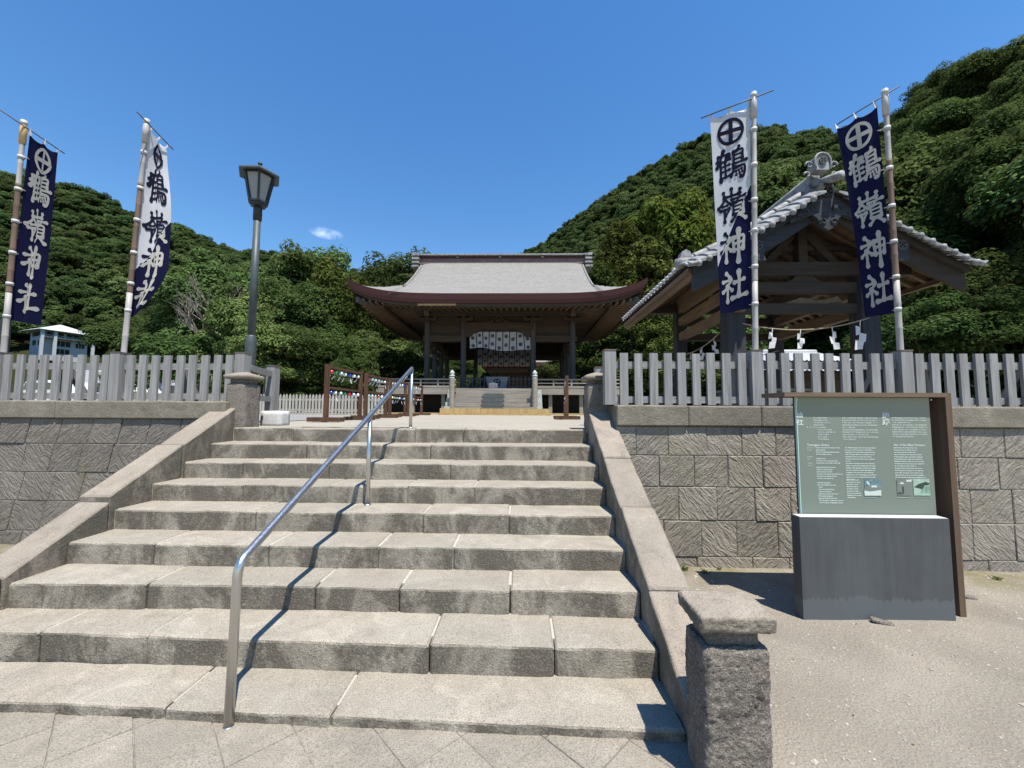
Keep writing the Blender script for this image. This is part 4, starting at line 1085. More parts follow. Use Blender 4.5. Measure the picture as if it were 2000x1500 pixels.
# frame
CX = [-3.05, -1.50, 1.46, 3.13]; CY = [-2.3, -.77, .77, 2.3]; FZ = 2.56
def col(x, y, r=.115): MB().lathe((HX+x, HY+y, 0), [(r+.03,PZ-.02),(r+.03,PZ+.12),(r,PZ+.13),(r,5.60)], 14).obj("column", M['hallpost'], hall, smooth=False)
for x in CX: col(x, CY[0])
for y in CY[1:]:
    for x in (CX[0], CX[3]): col(x, y)
for x in CX[1:3]: col(x, CY[3])
def hb(x0, y0, x1, y1, z0, z1, w, mat='hallbeam', name="beam"):
    MB().beam((HX+x0, HY+y0, (z0+z1)/2), (HX+x1, HY+y1, (z0+z1)/2), w, z1-z0).obj(name, M[mat], hall)
for a, b in ((0,1),(2,3)): hb(CX[a]-(.16 if a == 0 else 0), CY[0]-.012, CX[b]+(.16 if b == 3 else 0), CY[0]-.012, 4.61, 4.87, .17)
hb(CX[1], CY[0]-.03, CX[2], CY[0]-.03, 5.12, 5.42, .20, name="rainbow_beam")
for s, cx_ in ((1, CX[1]), (-1, CX[2])):
    MB().prism([(0,4.80),(.22,4.84),(.34,4.98),(.50,5.02),(.62,5.125),(0,5.125)], lambda a,b,t: (HX+cx_+s*(.10+a), HY+CY[0]+t, b), -.09, .05).obj("beam_bracket", M['hallbeam'], hall)
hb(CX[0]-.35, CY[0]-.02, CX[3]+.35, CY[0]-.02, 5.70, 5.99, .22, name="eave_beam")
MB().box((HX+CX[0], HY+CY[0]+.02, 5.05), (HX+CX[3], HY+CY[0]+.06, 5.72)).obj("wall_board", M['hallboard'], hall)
for a, b in ((0,1),(2,3)):
    MB().box((HX+CX[a], HY+CY[0]+.03, 4.86), (HX+CX[b], HY+CY[0]+.065, 5.06)).obj("wall_board", M['hallboard'], hall)
    hb(CX[a]+.1, CY[0]-.005, CX[b]-.1, CY[0]-.005, 5.27, 5.31, .09, name="moulding")
for x in CX:
    MB().prism([(-.42,5.62),(-.40,5.53),(-.30,5.49),(.30,5.49),(.40,5.53),(.42,5.62)], lambda a,b,t: (HX+x+a, HY+CY[0]+t, b), -.14, .06).obj("bracket_arm", M['hallbeam'], hall)
    for d_ in (-.34, 0, .34): MB().cbox((HX+x+d_, HY+CY[0]-.05, 5.665), (.15, .19, .08)).obj("bearing_block", M['hallbeam'], hall)
    MB().cbox((HX+x, HY+CY[0]-.04, 5.45), (.26, .26, .10)).obj("bearing_block", M['hallbeam'], hall)
# frog-leg strut over the middle bay
def legpoly(s): return [(s*.02,5.69),(s*.16,5.69),(s*.22,5.60),(s*.30,5.50),(s*.48,5.45),(s*.50,5.425),(s*.24,5.425),(s*.20,5.52),(s*.12,5.60),(s*.02,5.62)]
for s in (-1, 1): MB().prism(legpoly(s), lambda a,b,t: (HX-.02+a, HY+CY[0]+t, b), -.12, 0).obj("frog_leg_strut", M['hallbeam'], hall)
MB().prism([(-.12,5.46),(.12,5.46),(.15,5.54),(.08,5.60),(-.08,5.60),(-.15,5.54)], lambda a,b,t: (HX-.02+a, HY+CY[0]+t, b), -.09, -.02).obj("strut_carving", M['hallbeam'], hall)
# sides and back
for x in (CX[0], CX[3]):
    hb(x, CY[0], x, CY[3], 4.61, 4.86, .16, 'rafter'); hb(x, CY[0]-.3, x, CY[3]+.3, 5.70, 5.98, .20, 'rafter', "eave_beam")
    MB().box((HX+x-.02, HY+CY[0]+.1, 4.86), (HX+x+.02, HY+CY[3]-.1, 5.71)).obj("side_wall_board", M['hallboard'], hall)
    hb(x, CY[0]+.3, x, CY[3], 4.28, 4.44, .09, 'rafter', "lower_beam")
hb(CX[0], CY[3], CX[3], CY[3], 4.42, 4.70, .16); MB().box((HX+CX[0], HY+CY[3]-.02, 4.70), (HX+CX[3], HY+CY[3]+.02, 6.0)).obj("back_wall_board", M['hallboard'], hall)
MB().box((HX-3.2, HY-2.25, 5.60), (HX+3.2, HY+2.25, 5.66)).obj("ceiling", M['soffit'], hall)
for s in (-1, 1):
    MB().box((HX+s*2.3-.72, HY-2.1, 4.60), (HX+s*2.3+.72, HY-2.05, 5.6)).obj("inner_board", M['soffit'], hall)
# floor, veranda
fl = MB()
for i in range(34):
    x0 = HX-5.0+i*10.0/34
    fl.box((x0+.003, HY-3.62, FZ-.09), (x0+10.0/34-.003, HY-2.42, FZ+rnd.uniform(-.003,.003)))
fl.obj("veranda_boards", M['halldeck'], hall)
MB().box((HX-5.0, HY-2.415, FZ-.08), (HX+5.0, HY+3.6, FZ-.01)).obj("floor", M['halldeck'], hall)
for s in (-1, 1): MB().box((HX+(1.62 if s > 0 else -5.02), HY-3.66, FZ-.24), (HX+(5.02 if s > 0 else -1.70), HY-3.63, FZ-.02)).obj("deck_edge_beam", M['halldeck'], hall)
MB().box((HX-1.70, HY-3.65, FZ-.16), (HX+1.62, HY-3.625, FZ-.012)).obj("deck_edge_beam", M['halldeck'], hall)
for x in (-4.7, -3.3, -2.1, 2.1, 3.3, 4.7):
    MB().box((HX+x-.07, HY-3.5, PZ-.03), (HX+x+.07, HY-3.36, FZ-.09)).obj("deck_post", M['halldeck'], hall)
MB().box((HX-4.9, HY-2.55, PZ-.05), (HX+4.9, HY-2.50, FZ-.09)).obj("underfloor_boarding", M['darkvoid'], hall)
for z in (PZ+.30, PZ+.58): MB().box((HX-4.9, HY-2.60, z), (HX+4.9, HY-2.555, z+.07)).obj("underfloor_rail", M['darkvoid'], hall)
MB().box((HX-5.1, HY-3.9, PZ-.06), (HX+5.1, HY-2.4, PZ+.055)).obj("base_sill", M['newwood'], hall)
# railing
def railing(x0, x1):
    for z, h, w in ((FZ+.32,.055,.06), (FZ+.185,.045,.05), (FZ+.02,.08,.09)):
        MB().box((HX+x0, HY-3.58-w/2, z), (HX+x1, HY-3.58+w/2, z+h)).obj("hand_rail" if z > FZ+.3 else "rail", M['halldeck'], hall)
    n = max(2, int(abs(x1-x0)/.62))
    for i in range(n+1):
        x = x0+(x1-x0)*i/n
        MB().box((HX+x-.028, HY-3.607, FZ-.01), (HX+x+.028, HY-3.553, FZ+.32)).obj("baluster", M['halldeck'], hall)
railing(-5.0, -1.62); railing(1.52, 5.0)
# front steps
NX = [-1.60, 1.46]
for k in range(5):
    z1 = PZ+.21+.165*k+.07; y0 = HY-4.52+.19*k
    MB().box((HX-1.56, y0, z1-.155), (HX+1.44, y0+.26, z1)).obj("wooden_step", M['halldeck'], hall)
    for s, xs_ in ((-1, (-1.86,-1.66)), (1, (1.54,1.74))):
        MB().box((HX+xs_[0], y0+.02, z1-.16), (HX+xs_[1], y0+.27, z1+.01)).obj("step_side_block", M['giboshi'], hall)
for i in range(2): MB().box((HX-1.93+i*1.95, HY-4.95, PZ+.03), (HX+.015+i*1.95, HY-4.50, PZ+.215)).obj("yellow_platform_board", M['newwood'], hall)
MB().box((HX-1.98, HY-5.05, PZ-.06), (HX+2.02, HY-4.46, PZ+.028)).obj("platform_sill", M['newwood'], hall)
for x in NX:
    MB().lathe((HX+x, HY-4.42, 0), [(.10,PZ+.2),(.10,FZ+.33),(.075,FZ+.34),(.075,FZ+.37),(.10,FZ+.38),(.10,FZ+.43),(.06,FZ+.44),(.085,FZ+.48),(.09,FZ+.53),(.05,FZ+.58),(.012,FZ+.62)], 14).obj("newel_post", M['halldeck'], hall, smooth=False)
    MB().lathe((HX+x, HY-4.42, 0), [(.103,FZ+.30),(.103,FZ+.335),(.078,FZ+.345),(.078,FZ+.37),(.103,FZ+.385),(.103,FZ+.432),(.063,FZ+.44),(.088,FZ+.48),(.093,FZ+.53),(.053,FZ+.582),(.012,FZ+.63)], 14).obj("newel_cap", M['giboshi'], hall, smooth=True)
    MB().beam((HX+x, HY-4.40, FZ+.18), (HX+x, HY-3.62, FZ+.32), .06, .07).obj("step_rail", M['halldeck'], hall)
    MB().beam((HX+x, HY-4.40, FZ-.02), (HX+x, HY-3.62, FZ+.14), .05, .06).obj("step_rail", M['halldeck'], hall)

# rubber mats on the steps
for k in range(4):
    z1 = PZ+.21+.165*k+.073; y0 = HY-4.525+.19*k
    mt = MB().prism([(-.44,0),(-.36,.055),(.36,.055),(.44,0),(.36,-.055),(-.36,-.055)], lambda a,b,t: (HX-.10+a, y0-.006-t, z1-.075+b*1.25), 0, .012)
    mt.box((HX-.10-.36, y0, z1+.001), (HX-.10+.36, y0+.19, z1+.013))
    tag(mt.obj("step_mat", M['mat_rubber']), ("dark rubber mat on the lowest wooden step of the hall", "dark rubber mat on the second wooden step of the hall", "dark rubber mat on the third wooden step of the hall", "dark rubber mat on the fourth wooden step of the hall")[k], "mat", "dark mats on the hall steps")
# low barriers on the deck
def barrier(x0, x1, label):
    t_ = thing("low_barrier", label, "barrier", ((HX+x0+HX+x1)/2, HY-3.05, FZ))
    n = 7
    for i in range(n):
        x = x0+(x1-x0)*i/(n-1); h = .50 if i not in (0, n-1) else .54
        MB().cbox((HX+x, HY-3.05, FZ+h/2), (.045, .045, h)).obj("upright", M['hallpost'], t_)
    for z in (.10, .40): MB().cbox((HX+(x0+x1)/2, HY-3.02, FZ+z), (x1-x0+.1, .03, .05)).obj("rail", M['hallpost'], t_)
barrier(-1.50, -.52, "low grey picket barrier left of the offertory box in the hall")
barrier(.48, 1.44, "low grey picket barrier right of the offertory box in the hall")
ob = thing("offertory_box", "grey wooden offertory box with round cross crest in the hall", "offertory box", (HX, HY-2.8, FZ))
MB().prism([(-.36,FZ),(.36,FZ),(.46,FZ+.48),(-.46,FZ+.48)], lambda a,b,t: (HX-.02+a, HY+t, b), -3.0, -2.5).obj("box", M['offer'], ob)
for i in range(7): MB().cbox((HX-.02, HY-2.98+.075*i, FZ+.49), (.9, .03, .03)).obj("slat", M['offer'], ob)
def crest_obj(c, r, mat, parent, name="crest", nrm=-1, bw=9.5):
    mb = MB()
    for li, q in enumerate(crest_polys(24, bw=bw)):
        mb.add([(c[0]+x/50*r, c[1]-.0003*li/10*1.0, c[2]+y/50*r) for x, y in q], [tuple(range(4))])
    return mb.obj(name, M[mat], parent, recalc=False)
crest_obj((HX-.02, HY-3.004, FZ+.28), .15, 'ink', ob)
ns = thing("notice_board", "small white notice with pink writing at the top of the hall steps", "notice", (HX-.12, HY-3.45, FZ))
MB().prism([(-.17,0),(.17,0),(.17,.20),(.0,.245),(-.17,.20)], lambda a,b,t: (HX-.14+a, HY+t, FZ+b), -3.48, -3.45).obj("board", M['white_stone'], ns)
for i in range(6): MB().box((HX-.27+.045*i, HY-3.482, FZ+.05+.01*(i%2)), (HX-.255+.045*i, HY-3.481, FZ+.17)).obj("pink_mark", M['pink'], ns)
# curtains
def curtain(label, x0, x1, y, ztop, zbot, n, wind, seed):
    t_ = thing("shrine_curtain", label, "curtain", ((x0+x1)/2, y, zbot), "white crested curtains in the hall")
    def Pc(u, t):
        w = wind*t*(.4+.35*math.sin(u*9+seed)); sag = (.07*math.sin(u*8+seed)-.16*u)*t*wind*2
        return Vector((x0+(x1-x0)*u + w*.35*math.sin(u*7+1), y-w*.5+.02*math.sin(u*n*2*math.pi), ztop+(zbot-ztop)*t+sag))
    mb = MB(); NU, NT_ = n*6, 10
    mb.add([Pc(i/NU, j/NT_) for j in range(NT_+1) for i in range(NU+1)], [(j*(NU+1)+i, j*(NU+1)+i+1, (j+1)*(NU+1)+i+1, (j+1)*(NU+1)+i) for j in range(NT_) for i in range(NU)])
    mb.obj("curtain_cloth", M['curtain'], t_, smooth=True, recalc=False)
    for k in range(n+1):
        mb = MB(); u = k/n; hw = .085/n
        pts = []
        for j in range(9):
            tt = j/8*1.16; p = Pc(min(1, max(0, u)), min(tt, 1)); 
            if tt > 1: p.z -= (tt-1)*(ztop-zbot)
            pts += [p+Vector((-hw*(x1-x0)*.7, -.012, 0)), p+Vector((hw*(x1-x0)*.7, -.012, 0))]
        mb.add(pts, [(2*j, 2*j+1, 2*j+3, 2*j+2) for j in range(8)])
        mb.obj("dark_ribbon", M['ink'], t_, recalc=False)
    for k in range(n):
        for t0 in ((.30,.72) if k % 2 else (.45,.88)):
            u0 = (k+.5)/n; mb = MB(); r = .072
            for li, q in enumerate(crest_polys(14, ri=30)):
                mb.add([Pc(u0+x/50*r/(x1-x0), t0-yy/50*r/(ztop-zbot))+Vector((0, -.01-.0002*li/4, 0)) for x, yy in q], [(0,1,2,3)])
            mb.obj("crest", M['ink'], t_, recalc=False)
    return t_
curtain("white curtain with dark crests under the hall's front beam", HX+CX[1]+.22, HX+CX[2]-.13, HY+CY[0]+.05, 5.13, 4.33, 9, .30, 0)
curtain("shaded white curtain with crests at the back of the hall", HX-1.40, HX+1.45, HY+CY[3]-.12, 5.0, 4.12, 10, .02, 2)

# inner shrine seen through the hall
iv = thing("inner_shrine", "inner shrine building with red eave seen through the hall", "shrine", (-.3, 33, 1.8))
mb = MB(); z0 = 5.1
mb.add([(-3.1,30.5,z0+.35),(2.5,30.5,z0+.35),(1.6,34,z0+2.2),(-2.2,34,z0+2.2),(2.5,37.5,z0+.35),(-3.1,37.5,z0+.35)], [(0,1,2,3),(3,2,4,5),(1,4,2),(0,3,5)])
mb.obj("roof", M['roof'], iv)
MB().box((-3.05,30.5,z0+.02), (2.45,37.4,z0+.34)).obj("eave_fascia", M['fascia'], iv)
MB().box((-2.6,30.9,z0-.35), (2.0,37,z0)).obj("eave_beam", M['hallbeam'], iv)
MB().box((-2.1,31.8,1.6), (1.6,36.5,z0-.34)).obj("wall", M['hallboard'], iv)
for x in (-2.1,-.9,.4,1.6): MB().box((x-.1,31.55,1.6), (x+.1,31.78,z0-.35)).obj("column", M['hallbeam'], iv)
MB().box((-2.2,31.45,1.6), (1.7,31.54,2.35)).obj("step_front", M['halldeck'], iv)
# ---------------------------------------------------------------- tiled water pavilion
PX = 5.04; YF, YBK = 6.55, 10.9
pv = thing("water_pavilion", "open timber pavilion with silver tiled gable roof and carved gable pendant", "pavilion", (PX, 8.5, zz(8.5)))
GZ = zz(8.5)
def rz(d): d = abs(d); return 5.46 - .70*d + .052*d*d
POST = [(3.79,7.22),(6.08,7.22),(3.92,9.95),(6.22,9.95)]
for x, y in POST:
    lx = (x-PX)*.03
    mb = MB(); r0, r1 = (.155, .145) if y < 8 else (.125, .12)
    mb.loft([[(x+a*r0+lx, y+b*r0, GZ-.05) for a, b in ((-1,-1),(1,-1),(1,1),(-1,1))], [(x+a*r1, y+b*r1, 4.12) for a, b in ((-1,-1),(1,-1),(1,1),(-1,1))]])
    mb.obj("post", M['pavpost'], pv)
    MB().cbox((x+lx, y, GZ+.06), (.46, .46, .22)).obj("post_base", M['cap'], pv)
def pbeam(p, q, w, h, mat='pavwood', name="beam"): return MB().beam(p, q, w, h).obj(name, M[mat], pv)
for y, mt in ((7.20,'pavwood'), (9.95,'pavwood')):
    xa, xb = (3.79, 6.08) if y < 8 else (3.92, 6.22)
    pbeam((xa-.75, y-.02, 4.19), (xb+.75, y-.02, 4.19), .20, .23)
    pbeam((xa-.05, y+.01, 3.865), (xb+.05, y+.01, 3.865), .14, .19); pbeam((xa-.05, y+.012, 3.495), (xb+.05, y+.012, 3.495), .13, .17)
    MB().prism([(-.32,3.965),(.32,3.965),(.22,4.0),(.15,4.075),(-.15,4.075),(-.22,4.0)], lambda a,b,t: (PX-.02+a, y+t, b), -.07, .07).obj("carved_block", M['pavwood'], pv)
    # king post and struts
    pbeam((PX-.05, y-.02, 4.30), (PX-.05, y-.02, 5.22), .17, .15)
    for s in (-1, 1): pbeam((PX-.05+s*.62, y+.01, 4.30), (PX-.05+s*.10, y+.01, 4.86), .12, .12)
    pbeam((PX-1.25, y+.05, 4.62), (PX+1.25, y+.05, 4.62), .10, .10)
for xa, xb in ((3.79,3.92),(6.08,6.22)):
    for z, h in ((4.17,.20),(3.84,.18),(3.48,.18)): pbeam((xa, 6.95, z), (xb, 10.2, z), .14, h, 'pavbrown')
# carved kumade panels between beams on the front
MB().prism([(-.5,3.60),(-.2,3.70),(.1,3.64),(.45,3.72),(.52,3.62),(.2,3.585)], lambda a,b,t: (PX+.15+a, 7.23+t, b), -.03, .03).obj("carved_panel", M['pavbrown'], pv)
# purlins with their end caps
for dx, z in ((-1.16, rz(1.16)-.34), (1.16, rz(1.16)-.34), (0, 5.10)):
    pbeam((PX+dx, 6.72, z), (PX+dx, 10.8, z), .17, .20, 'pavbrown', "purlin")
# roof deck, rafters
for s in (-1, 1):
    mb = MB(); n = 12; top = [(PX+s*2.24*i/n, rz(2.24*i/n)-.10) for i in range(n+1)]; bot = [(a, b-.05) for a, b in reversed(top)]
    mb.prism(top+bot, lambda a,b,t: (a, t, b), 6.72, YBK-.05); mb.obj("roof_boarding", M['pavbrown'], pv)
    for i in range(15):
        y = 6.92+i*.275
        pbeam((PX+s*.08, y, rz(.08)-.20), (PX+s*1.2, y, rz(1.2)-.20), .07, .09, 'pavbrown', "rafter")
        pbeam((PX+s*1.2, y, rz(1.2)-.20), (PX+s*2.17, y, rz(2.17)-.20), .07, .09, 'pavbrown', "rafter")
    # thick eave boards
    for dz, dx in ((-.155, 2.225), (-.235, 2.17)): pbeam((PX+s*dx, 6.66, rz(2.22)+dz), (PX+s*dx, YBK, rz(2.22)+dz), .07, .085, 'pavbrown', "eave_board")
    # tiled field
    mb = MB(); ny_ = 100; prof_ = []
    for i in range(ny_+1):
        y = 7.0+(YBK-7.0)*i/ny_; prof_.append((y, .028*math.cos((y-7.0)/.195*2*math.pi)))
    rings = [[(PX+s*d, y, rz(d)+h) for y, h in prof_] for d in (0,.4,.8,1.2,1.6,2.0,2.29)]
    mb.loft(rings, caps=False, closed=False); mb.obj("tile_field", M['tile'], pv)
    ne = 22
    for i in range(ne):
        y = 6.95+i*(YBK-6.95)/ne
        e = MB().tube([(PX+s*2.22, y, rz(2.22)+.035), (PX+s*2.34, y, rz(2.34)+.035)], .036, 8); e.obj("eave_tile", M['tile_white'], pv, smooth=True)  # paler than the roof tiles: sunlit tops put into the colour
    # rolls down the gable edge, in short tiles
    for yy, r, off in ((6.97,.072,.085), (7.30,.062,.06)):
        n = 9
        for i in range(n):
            d0, d1 = .12+i*2.12/n, .12+(i+1)*2.12/n
            a = Vector((PX+s*d0, yy, rz(d0)+off)); b = Vector((PX+s*(d1+.03), yy, rz(d1)+off))
            MB().tube([a, a.lerp(b,.9), b], [r*.93, r, r*1.06], 10).obj("roll_tile", M['tile'], pv, smooth=True)
    # gable edge tiles, curving down towards the front
    n = 13
    for i in range(n):
        d0, d1 = .10+i*2.20/n, .10+(i+1)*2.20/n+.05
        mb = MB(); rings = []
        for f in (0, .35, .7, 1.0):
            y = 6.93-.50*f; dz = .045-.04*f-.14*f*f
            zt0, zt1 = rz(d0)+dz-.012, rz(d1)+dz+.05
            rings.append([(PX+s*d0, y, zt0), (PX+s*(d0*.5+d1*.5), y, (zt0+zt1)/2+.022), (PX+s*d1, y, zt1), (PX+s*d1, y, zt1-.032), (PX+s*d0, y, zt0-.032)])
        mb.loft(rings); mb.obj("gable_tile", M['tile'], pv)
        if i < n-1:
            MB().lathe((PX+s*d1, 6.42, rz(d1)-.14), [(.01,-.05),(.038,-.04),(.048,0),(.038,.04),(.01,.05)], 8).obj("tile_knob", M['tile'], pv, smooth=True)
    # barge boards
    n = 14; ds = [2.20*i/n for i in range(n+1)]
    poly = [(PX+s*d, rz(d)-.20) for d in ds] + [(PX+s*d, rz(d)-.50-.03*(d/2.20)) for d in reversed(ds)]
    MB().prism(poly, lambda a,b,t: (a, t, b), 6.62, 6.69).obj("barge_board", M['bluewood' if s < 0 else 'pavwood'], pv)
    poly = [(PX+s*d, rz(d)-.13) for d in ds] + [(PX+s*d, rz(d)-.24) for d in reversed(ds)]
    MB().prism(poly, lambda a,b,t: (a, t, b), 6.55, 6.67).obj("barge_moulding", M['bluewood' if s < 0 else 'pavwood'], pv)
    # side pendants with crest
    x = PX+s*1.16; z = rz(1.16)-.36
    MB().prism([(-.11,.13),(.11,.13),(.13,.02),(.10,-.10),(.13,-.22),(-.13,-.22),(-.10,-.10),(-.13,.02)], lambda a,b,t: (x+a, t, z+b), 6.56, 6.63).obj("side_pendant", M['bluewood'], pv)
    mbc = MB()
    for q in crest_polys(16, ri=36): mbc.prism([(x+a/50*.085, z+.03+b/50*.085) for a, b in q], lambda a,b,t: (a, t, b), 6.545, 6.562)
    mbc.obj("pendant_crest", M['lead'], pv)
    # foot ornaments of the gable roll
    x, z = PX+s*2.20, rz(2.20)+.06
    MB().prism([(-.12,-.04),(.12,-.04),(.15,.05),(.10,.10),(.08,.18),(0,.22),(-.08,.18),(-.10,.10),(-.15,.05)], lambda a,b,t: (x+s*(t-6.9)*0+a*.9, t, z+b), 6.86, 7.02).obj("foot_ornament", M['tile'], pv)
    MB().tube([(x-s*.10, 6.93, z+.03), (x+s*.16, 6.88, z-.03)], .085, 12).obj("roll_end", M['tile'], pv, smooth=True)
    MB().tube([(x-s*.05, 6.45, z-.17), (x+s*.10, 6.44, z-.20), (x+s*.16, 6.43, z-.16)], [.05,.04,.012], 8).obj("corner_tile", M['tile'], pv, smooth=True)
# ridge
MB().box((PX-.13, 6.78, 5.40), (PX+.13, YBK, 5.66)).obj("ridge_course", M['tile'], pv)
MB().tube([(PX, 6.80, 5.70), (PX, YBK, 5.70)], .085, 12).obj("ridge_roll", M['tile'], pv, smooth=True)
def ridge_ornament(x, y, z, k):
    mb = MB()
    arc = lambda cx, cz, r, a0, a1, n: [(cx+r*math.cos(a0+(a1-a0)*i/n), cz+r*math.sin(a0+(a1-a0)*i/n)) for i in range(n+1)]
    body = [(-.15,0),(-.17,.12)] + arc(0,.20,.155,math.pi*.98,math.pi*.02,10) + [(.17,.12),(.15,0)]
    mb.prism([(a*k, b*k) for a, b in body], lambda a,b,t: (x+a, y+t, z+b), -.05, .12)
    mb.obj("ridge_ornament", M['tile'], pv)
    MB().tube([(x+a*k, y-.055, z+b*k) for a, b in [(-.15,.02),(-.165,.13)]+arc(0,.20,.155,math.pi*.98,math.pi*.02,12)+[(.165,.13),(.15,.02)]], .024*k, 8).obj("ornament_rim", M['tile'], pv, smooth=True)
    for s in (-1, 1):
        sp = [(s*(.245+.085*math.cos(t_)*(1-t_/9)), .12+.085*math.sin(t_)*(1-t_/9)) for t_ in [i*.5 for i in range(13)]]
        MB().tube([(x+a*k, y-.02, z+b*k) for a, b in sp], [.024*k*(1-i/20) for i in range(13)], 8).obj("ornament_scroll", M['tile'], pv, smooth=True)
        sp = [(s*(.28+.05*math.cos(t_)), -.06+.05*math.sin(t_)) for t_ in [i*.6 for i in range(9)]]
        MB().tube([(x+a*k, y+.01, z+b*k) for a, b in sp], .022*k, 8).obj("ornament_scroll", M['tile'], pv, smooth=True)
    mbc = MB()
    for q in crest_polys(18, ri=37): mbc.prism([(x+a/50*.078*k, z+.19*k+b/50*.078*k) for a, b in q], lambda a,b,t: (a, t, b), y-.075, y-.045)
    mbc.obj("ornament_crest", M['lead'], pv)
ridge_ornament(PX-.05, 6.60, 5.67, .80)
MB().tube([(PX-.05, 6.75, 5.53), (PX+.07, 6.32, 5.44)], [.06,.072], 14).obj("ridge_end_tube", M['tile'], pv, smooth=True)
# gable pendant
gp = [(-.10,.30),(-.16,.16),(-.12,.04),(-.22,-.02),(-.40,-.16),(-.62,-.33),(-.60,-.38),(-.40,-.30),(-.25,-.24),(-.17,-.30),(-.15,-.38),(-.06,-.47),(0,-.50),
      (.06,-.47),(.15,-.38),(.17,-.30),(.25,-.24),(.40,-.30),(.60,-.38),(.62,-.33),(.40,-.16),(.22,-.02),(.12,.04),(.16,.16),(.10,.30)]
MB().prism([(PX-.02+a, 5.13+b) for a, b in gp], lambda a,b,t: (a, t, b), 6.53, 6.60).obj("gable_pendant", M['bluewood'], pv)
mbc = MB()
for q in crest_polys(18, ri=37): mbc.prism([(PX-.02+a/50*.10, 5.28+b/50*.10) for a, b in q], lambda a,b,t: (a, t, b), 6.505, 6.532)
mbc.obj("pendant_crest", M['pavwood'], pv)
for s in (-1, 1):
    sp = [(s*(.085+.06*math.cos(t_)*(1-t_/10)), -.36+.06*math.sin(t_)*(1-t_/10)) for t_ in [i*.5 for i in range(13)]]
    MB().tube([(PX-.02+a, 6.525, 5.13+b) for a, b in sp], .014, 6).obj("pendant_scroll", M['bluewood'], pv, smooth=True)
    for k in range(3):
        cx_, cz_ = s*(.24+.11*k), -.13-.085*k
        sp = [(cx_+.045*math.cos(t_)*(1-t_/12), cz_+.045*math.sin(t_)*(1-t_/12)) for t_ in [i*.5 for i in range(12)]]
        MB().tube([(PX-.02+a, 6.527, 5.13+b) for a, b in sp], .011, 6).obj("pendant_scroll", M['bluewood'], pv, smooth=True)
MB().lathe((PX+.08, 6.515, 5.0), [(.005,-.045),(.04,-.03),(.04,.03),(.005,.045)], 8).obj("pendant_boss", M['bluewood'], pv)
# basin under the pavilion
wb = thing("water_basin", "dark stone water basin under the tiled pavilion behind the fence", "basin", (5.0, 8.5, GZ))
MB().loft([[(x, y, z) for x, y in ((4.3,8.1),(5.7,8.1),(5.7,8.95),(4.3,8.95))] for z in (GZ-.03, GZ+.62)]).obj("basin", M['slab_dark'], wb)
MB().box((4.28,8.08,GZ+.625), (5.72,8.97,GZ+.67)).obj("bamboo_cover", M['rope'], wb)

# straw rope with paper streamers round the pavilion posts
def rope(p, q, sag, label, n=14):
    p, q = Vector(p), Vector(q)
    pts = [p.lerp(q, i/n)-Vector((0,0,sag*4*(i/n)*(1-i/n))) for i in range(n+1)]
    o = MB().tube(pts, .011, 6).obj("straw_rope", M['rope'], None, smooth=True)
    tag(o, label, "rope"); return lambda f: p.lerp(q, f)-Vector((0,0,sag*4*f*(1-f)))
def streamer(p, h, seed, label, group):
    """folded zigzag paper strip"""
    r = random.Random(seed); t_ = thing("paper_streamer", label, "paper streamer", tuple(p), group)
    w = h*.21; z = p.z-.005; x = p.x; mb = MB(); sd = r.choice((-1, 1)); y = p.y-.012
    mb.beam((x, y, z+.01), (x+sd*.01, y, z-h*.18), .014, .003, (0,1,0)); z -= h*.16
    for k in range(3):
        hh = h*.30; ww = w*(.75+.3*k); dx = sd*w*.42*(1 if k % 2 == 0 else -.5)
        a = [(x+dx-ww/2, z), (x+dx+ww/2, z-hh*.15), (x+dx+ww/2+sd*ww*.2, z-hh), (x+dx-ww/2+sd*ww*.2, z-hh*1.12)]
        yy = y-.014*k*r.uniform(.6, 1.4)
        mb.add([(a_, yy+(.02*r.uniform(-1,1) if i > 1 else 0), b_) for i, (a_, b_) in enumerate(a)], [(0,1,2,3)])
        z -= hh*.82
    mb.obj("folded_paper", M['paper'], t_, recalc=False)
f1 = rope((3.86,7.06,3.20), (6.04,7.06,3.30), .16, "straw rope strung between the two front posts of the tiled pavilion")
for k, (f, h) in enumerate(((.235,.36),(.455,.34),(.70,.40),(.925,.52))):
    streamer(f1(f), h, k+3, ("leftmost white paper streamer on the pavilion's front rope", "second paper streamer from the left on the front rope", "third paper streamer from the left on the front rope", "long paper streamer at the right end of the front rope")[k], "paper streamers on the straw ropes")
f2 = rope((3.66,7.18,3.20), (3.80,9.9,3.06), .16, "straw rope along the left side of the tiled pavilion")
for k, (f, h) in enumerate(((.22,.30),(.42,.27),(.62,.31),(.86,.33))):
    streamer(f2(f), h, k+13, ("paper streamer nearest the front post on the pavilion's left rope", "second paper streamer from the front on the left rope", "third paper streamer from the front on the left rope", "rearmost paper streamer on the pavilion's left rope")[k], "paper streamers on the left rope")
f3 = rope((3.96,9.80,2.95), (6.2,9.80,3.15), .14, "straw rope between the rear posts of the tiled pavilion")
for k, (f, h) in enumerate(((.62,.24),(.78,.26),(.94,.30))):
    streamer(f3(f), h, k+23, ("leftmost small paper streamer on the pavilion's rear rope", "middle small paper streamer on the pavilion's rear rope", "rightmost small paper streamer on the pavilion's rear rope")[k], "paper streamers on the rear rope")

